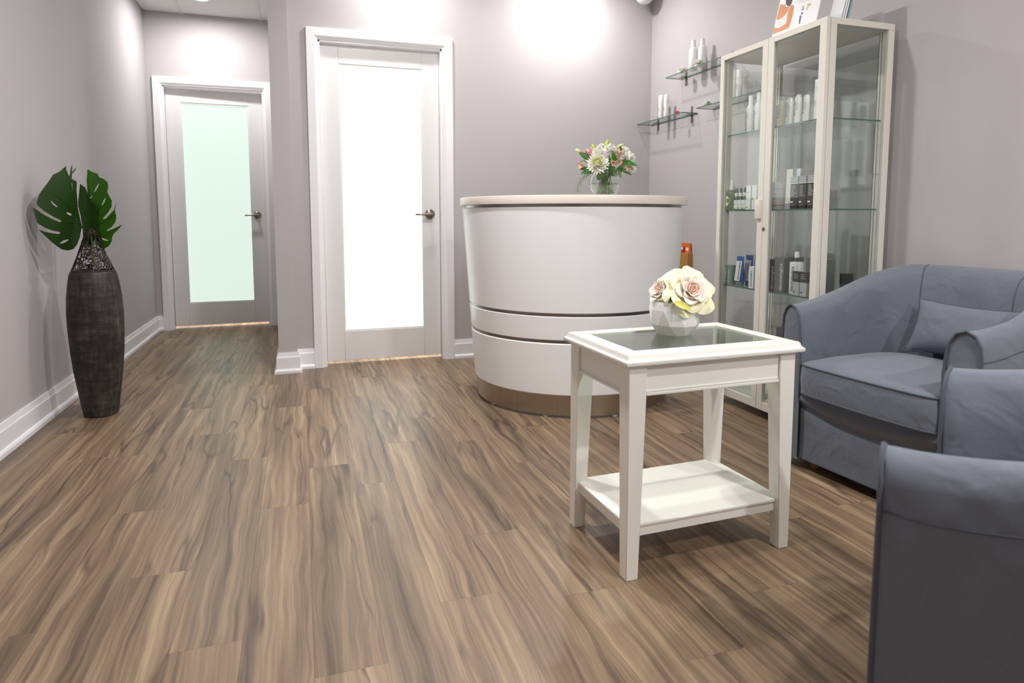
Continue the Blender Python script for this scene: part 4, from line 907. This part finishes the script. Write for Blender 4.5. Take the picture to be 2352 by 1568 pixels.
ls = thing('leaflet_stand', 'clear stand of white leaflets at the near end of cabinet top', 'stand', (2.19, 2.262, pz))
mk('acrylic_back', G().box(0, .003, -.052, .052, 0, .17), M['tealg'], ls, rot=(0, R(14), 0))
mk('acrylic_lip', G().box(-.03, -.027, -.052, .052, 0, .03), M['glass'], ls)
for i in range(3):
    mk('leaflet', G().box(0, .001, -.045+.006*i, .045-.004*i, .001, .16-.006*i), M['paper'], ls, loc=(-.008-.006*i, 0, 0), rot=(0, R(14), 0))

# ------------------------------------------------------------------ armchairs (local +Y is the front)
def catmull(P, n):
    out = []
    for i in range(len(P)-1):
        p0, p1, p2, p3 = (Vector(P[max(i-1, 0)]), Vector(P[i]), Vector(P[i+1]), Vector(P[min(i+2, len(P)-1)]))
        for k in range(n):
            t_ = k/n; out.append(.5*((2*p1) + (p2-p0)*t_ + (2*p0-5*p1+4*p2-p3)*t_*t_ + (3*p1-p0-3*p2+p3)*t_**3))
    out.append(Vector(P[-1])); return out
def armchair(label, loc, rz, seed):
    t = thing('armchair', label, 'armchair', loc, rz, 'blue-grey tub armchairs')
    half = [(.318, .335), (.332, .22), (.338, .09), (.330, -.03), (.290, -.13), (.20, -.195), (.09, -.218), (0, -.222)]
    path = catmull(half + [(-x, y) for x, y in reversed(half[:-1])], 9); m = len(path)
    g = G(); v = []; secn = None; tops = []
    for i, p in enumerate(path):
        d = (path[min(i+1, m-1)] - path[max(i-1, 0)]).normalized(); n_ = Vector((d.y, -d.x)) * -1
        if n_.dot(p) < 0: n_ = -n_
        y = p.y; q = max(0, min(1, (.335 - y)/.52)); Hh = .632 + .145*q**1.7; bk = max(0, (-y + .02)/.24); lean_ = .022*bk
        fr = max(0, (y - .20)/.135)                       # 1 at the arm front
        th = .046 + .006*bk
        sec = [(.050, .040), (.052, .16), (.054, .32), (.052+.01*(1-fr), .46), (.050+lean_*.6, Hh-.085), (.046+lean_*.9, Hh-.045), (.030+lean_, Hh-.013), (.006+lean_, Hh), (-.020+lean_*.9, Hh-.010), (-.038+lean_*.8, Hh-.040), (-.046+lean_*.7, Hh-.085), (-.050+lean_*.3, .50), (-.052, .40), (-.052, .28)]
        secn = len(sec); row = []
        for k, (o, z_) in enumerate(sec):
            w_ = noise.noise(Vector((p.x*5 + seed, p.y*5, z_*7))) * .007 + noise.noise(Vector((p.x*9 + z_*22, p.y*9 + seed, z_*5))) * .009
            if k in (0, 7) or i in (0, m-1): w_ *= .25
            o2 = o*(th/.046) + (w_ if o > 0 else -w_*1.1)
            xy = p + n_*o2
            if fr > 0: xy.y -= fr*.27*max(-.04, o)         # arm fronts turn slightly outwards
            row.append(Vector((xy.x, xy.y, z_)))
        v += row; tops.append(row)
    f = [(i*secn+k, i*secn+k+1, (i+1)*secn+k+1, (i+1)*secn+k) for i in range(m-1) for k in range(secn-1)]
    g.add(v, f)
    body = mk('slipcover_shell', g, M['fabric'], t, smooth=1.2)
    for i in (0, m-1):
        row = tops[i]; base = [Vector((row[-1].x, row[-1].y, .04))]
        ring = row + base; c = sum((Vector(q) for q in ring), Vector())/len(ring); c.y += .006
        mk('arm_front_panel', G().add(ring + [c], [(k, (k+1) % len(ring), len(ring)) for k in range(len(ring))]), M['fabric'], t, smooth=1.2)
        mk('piping', G().tube([q + Vector((0, .003, 0)) for q in row], .0042, 8), M['seam'], t, smooth=True)
    # seams on the cover: along the outside under the arm roll, and where arm meets back
    k = 4; mk('seam', G().tube([tops[i][k] + (Vector((tops[i][k].x, tops[i][k].y, 0)) - Vector((path[i].x, path[i].y, 0))).normalized()*.0006 for i in range(m)], .0018, 6), M['seam'], t, smooth=True)
    for i in (47, m-1-47): mk('seam', G().tube([q for q in tops[i][5:12]], .0022, 6), M['seam'], t, smooth=True)
    # skirt below the seat, with the sagging fold
    def front(u, w_):
        x = (u*2-1)*.288; z_ = .040 + .270*w_; zf = .246 + .034*(x/.272)**2; zg = .12 + .05*(x/.272)**2
        bul = .020*math.exp(-((z_-zf)/.016)**2) - .006*math.exp(-((z_-zf+.03)/.018)**2) + .004*math.exp(-((z_-zg-.1*x)/.05)**2) + (.012 if z_ > zf else 0)*min(1, (z_-zf)/.02)
        return (x, .318 + bul + .006*noise.noise(Vector((x*7+seed, z_*9, 0))) - .02*w_*0, z_)
    mk('front_skirt', G().grid(front, 28, 34), M['fabric'], t, smooth=1.2)
    mk('hem', G().tube([(x, .3195, .043) for x in [-.285+.57*i/10 for i in range(11)]], .003, 6), M['seam'], t, smooth=True)
    # seat cushion: rounded front, follows the tub at the back
    outl = catmull([(-.262, -.02), (-.266, .12), (-.266, .30), (-.245, .352), (-.15, .366), (0, .370), (.15, .366), (.245, .352), (.266, .30), (.266, .12), (.262, -.02), (.20, -.12), (0, -.155), (-.20, -.12), (-.262, -.02)], 6)[:-1]
    no = len(outl); v = []; f = []; lv = [(.97, .300), (.995, .304), (1, .312), (1.008, .360), (1, .408), (.992, .416), (.96, .424), (.85, .436), (.6, .446), (.3, .450)]
    for s_, z_ in lv:
        for p in outl: v.append((p.x*s_, (p.y-.05)*s_+.05, z_ + (.004*noise.noise(Vector((p.x*6*s_, p.y*6*s_, seed))) if z_ > .42 else 0)))
    for i in range(len(lv)-1):
        for k in range(no): f.append((i*no+k, i*no+(k+1) % no, (i+1)*no+(k+1) % no, (i+1)*no+k))
    f += [tuple(range((len(lv)-1)*no, len(lv)*no)), tuple(reversed(range(no)))]
    sc_ = mk('seat_cushion', G().add(v, f), M['fabric'], t, smooth=1.2)
    for s_, z_ in ((.999, .414), (.999, .306)): mk('cushion_piping', G().tube([(p.x*s_, (p.y-.05)*s_+.05, z_) for p in outl], .0032, 6, closed=True), M['seam'], sc_, smooth=True)
    mk('seat_base', G().prism([(p.x*.99, (p.y-.05)*.78+.04) for p in outl], .10, .299), M['seam'], t)
    for x in (-.26, .26):
        for y in (-.12, .25): mk('leg', G().lathe([(.016, 0), (.022, .10)], 14, (x, y)), M['beech'], t, smooth=True)
    return t
def face(dx, dy): return math.atan2(dy, dx) - math.pi/2
armchair('blue-grey tub armchair against the right wall with a small cushion', (2.145, 1.715, 0), face(-1, -.09), 3.1)
f2 = Vector((-.51, .86)).normalized(); fm = Vector((1.085, .872)); c2 = fm - f2*.335
armchair('blue-grey tub armchair in the right foreground, cut by the frame', (c2.x, c2.y, 0), face(f2.x, f2.y), 9.7)
# cushion on the far chair
cw, chh = .42, .215
cu = thing('cushion', 'small blue-grey lumbar cushion leaning in the far armchair', 'cushion', (2.215, 1.655, .455), face(-1, -.09))
def pil(sgn):
    def fn(u, v_):
        a, b = 2*u-1, 2*v_-1; e = (1-abs(a)**2.6)*(1-abs(b)**2.6); th = .060*max(0, e)**.6
        px_ = cw/2*a*(1 - .08*(1-b*b)*abs(a)); pz_ = chh/2*b*(1 - .16*(1-a*a)*abs(b))
        return (px_, sgn*th + .004*noise.noise(Vector((a*3, b*3, 2.2)))*e, pz_ + chh/2)
    return fn
g = G().grid(pil(1), 20, 16); g.grid(pil(-1), 20, 16)
mk('cushion_cover', g, M['fabric'], cu, smooth=1.2, rot=(R(24), 0, R(3)), weld=True)
edge = []
for a, b in [(i/10-1, -1) for i in range(20)] + [(1, i/10-1) for i in range(20)] + [(1-i/10, 1) for i in range(20)] + [(-1, 1-i/10) for i in range(20)]: edge.append(pil(1)((a+1)/2, (b+1)/2))
mk('cushion_piping', G().tube(edge, .003, 6, closed=True), M['seam'], cu, smooth=True, rot=(R(24), 0, R(3)))
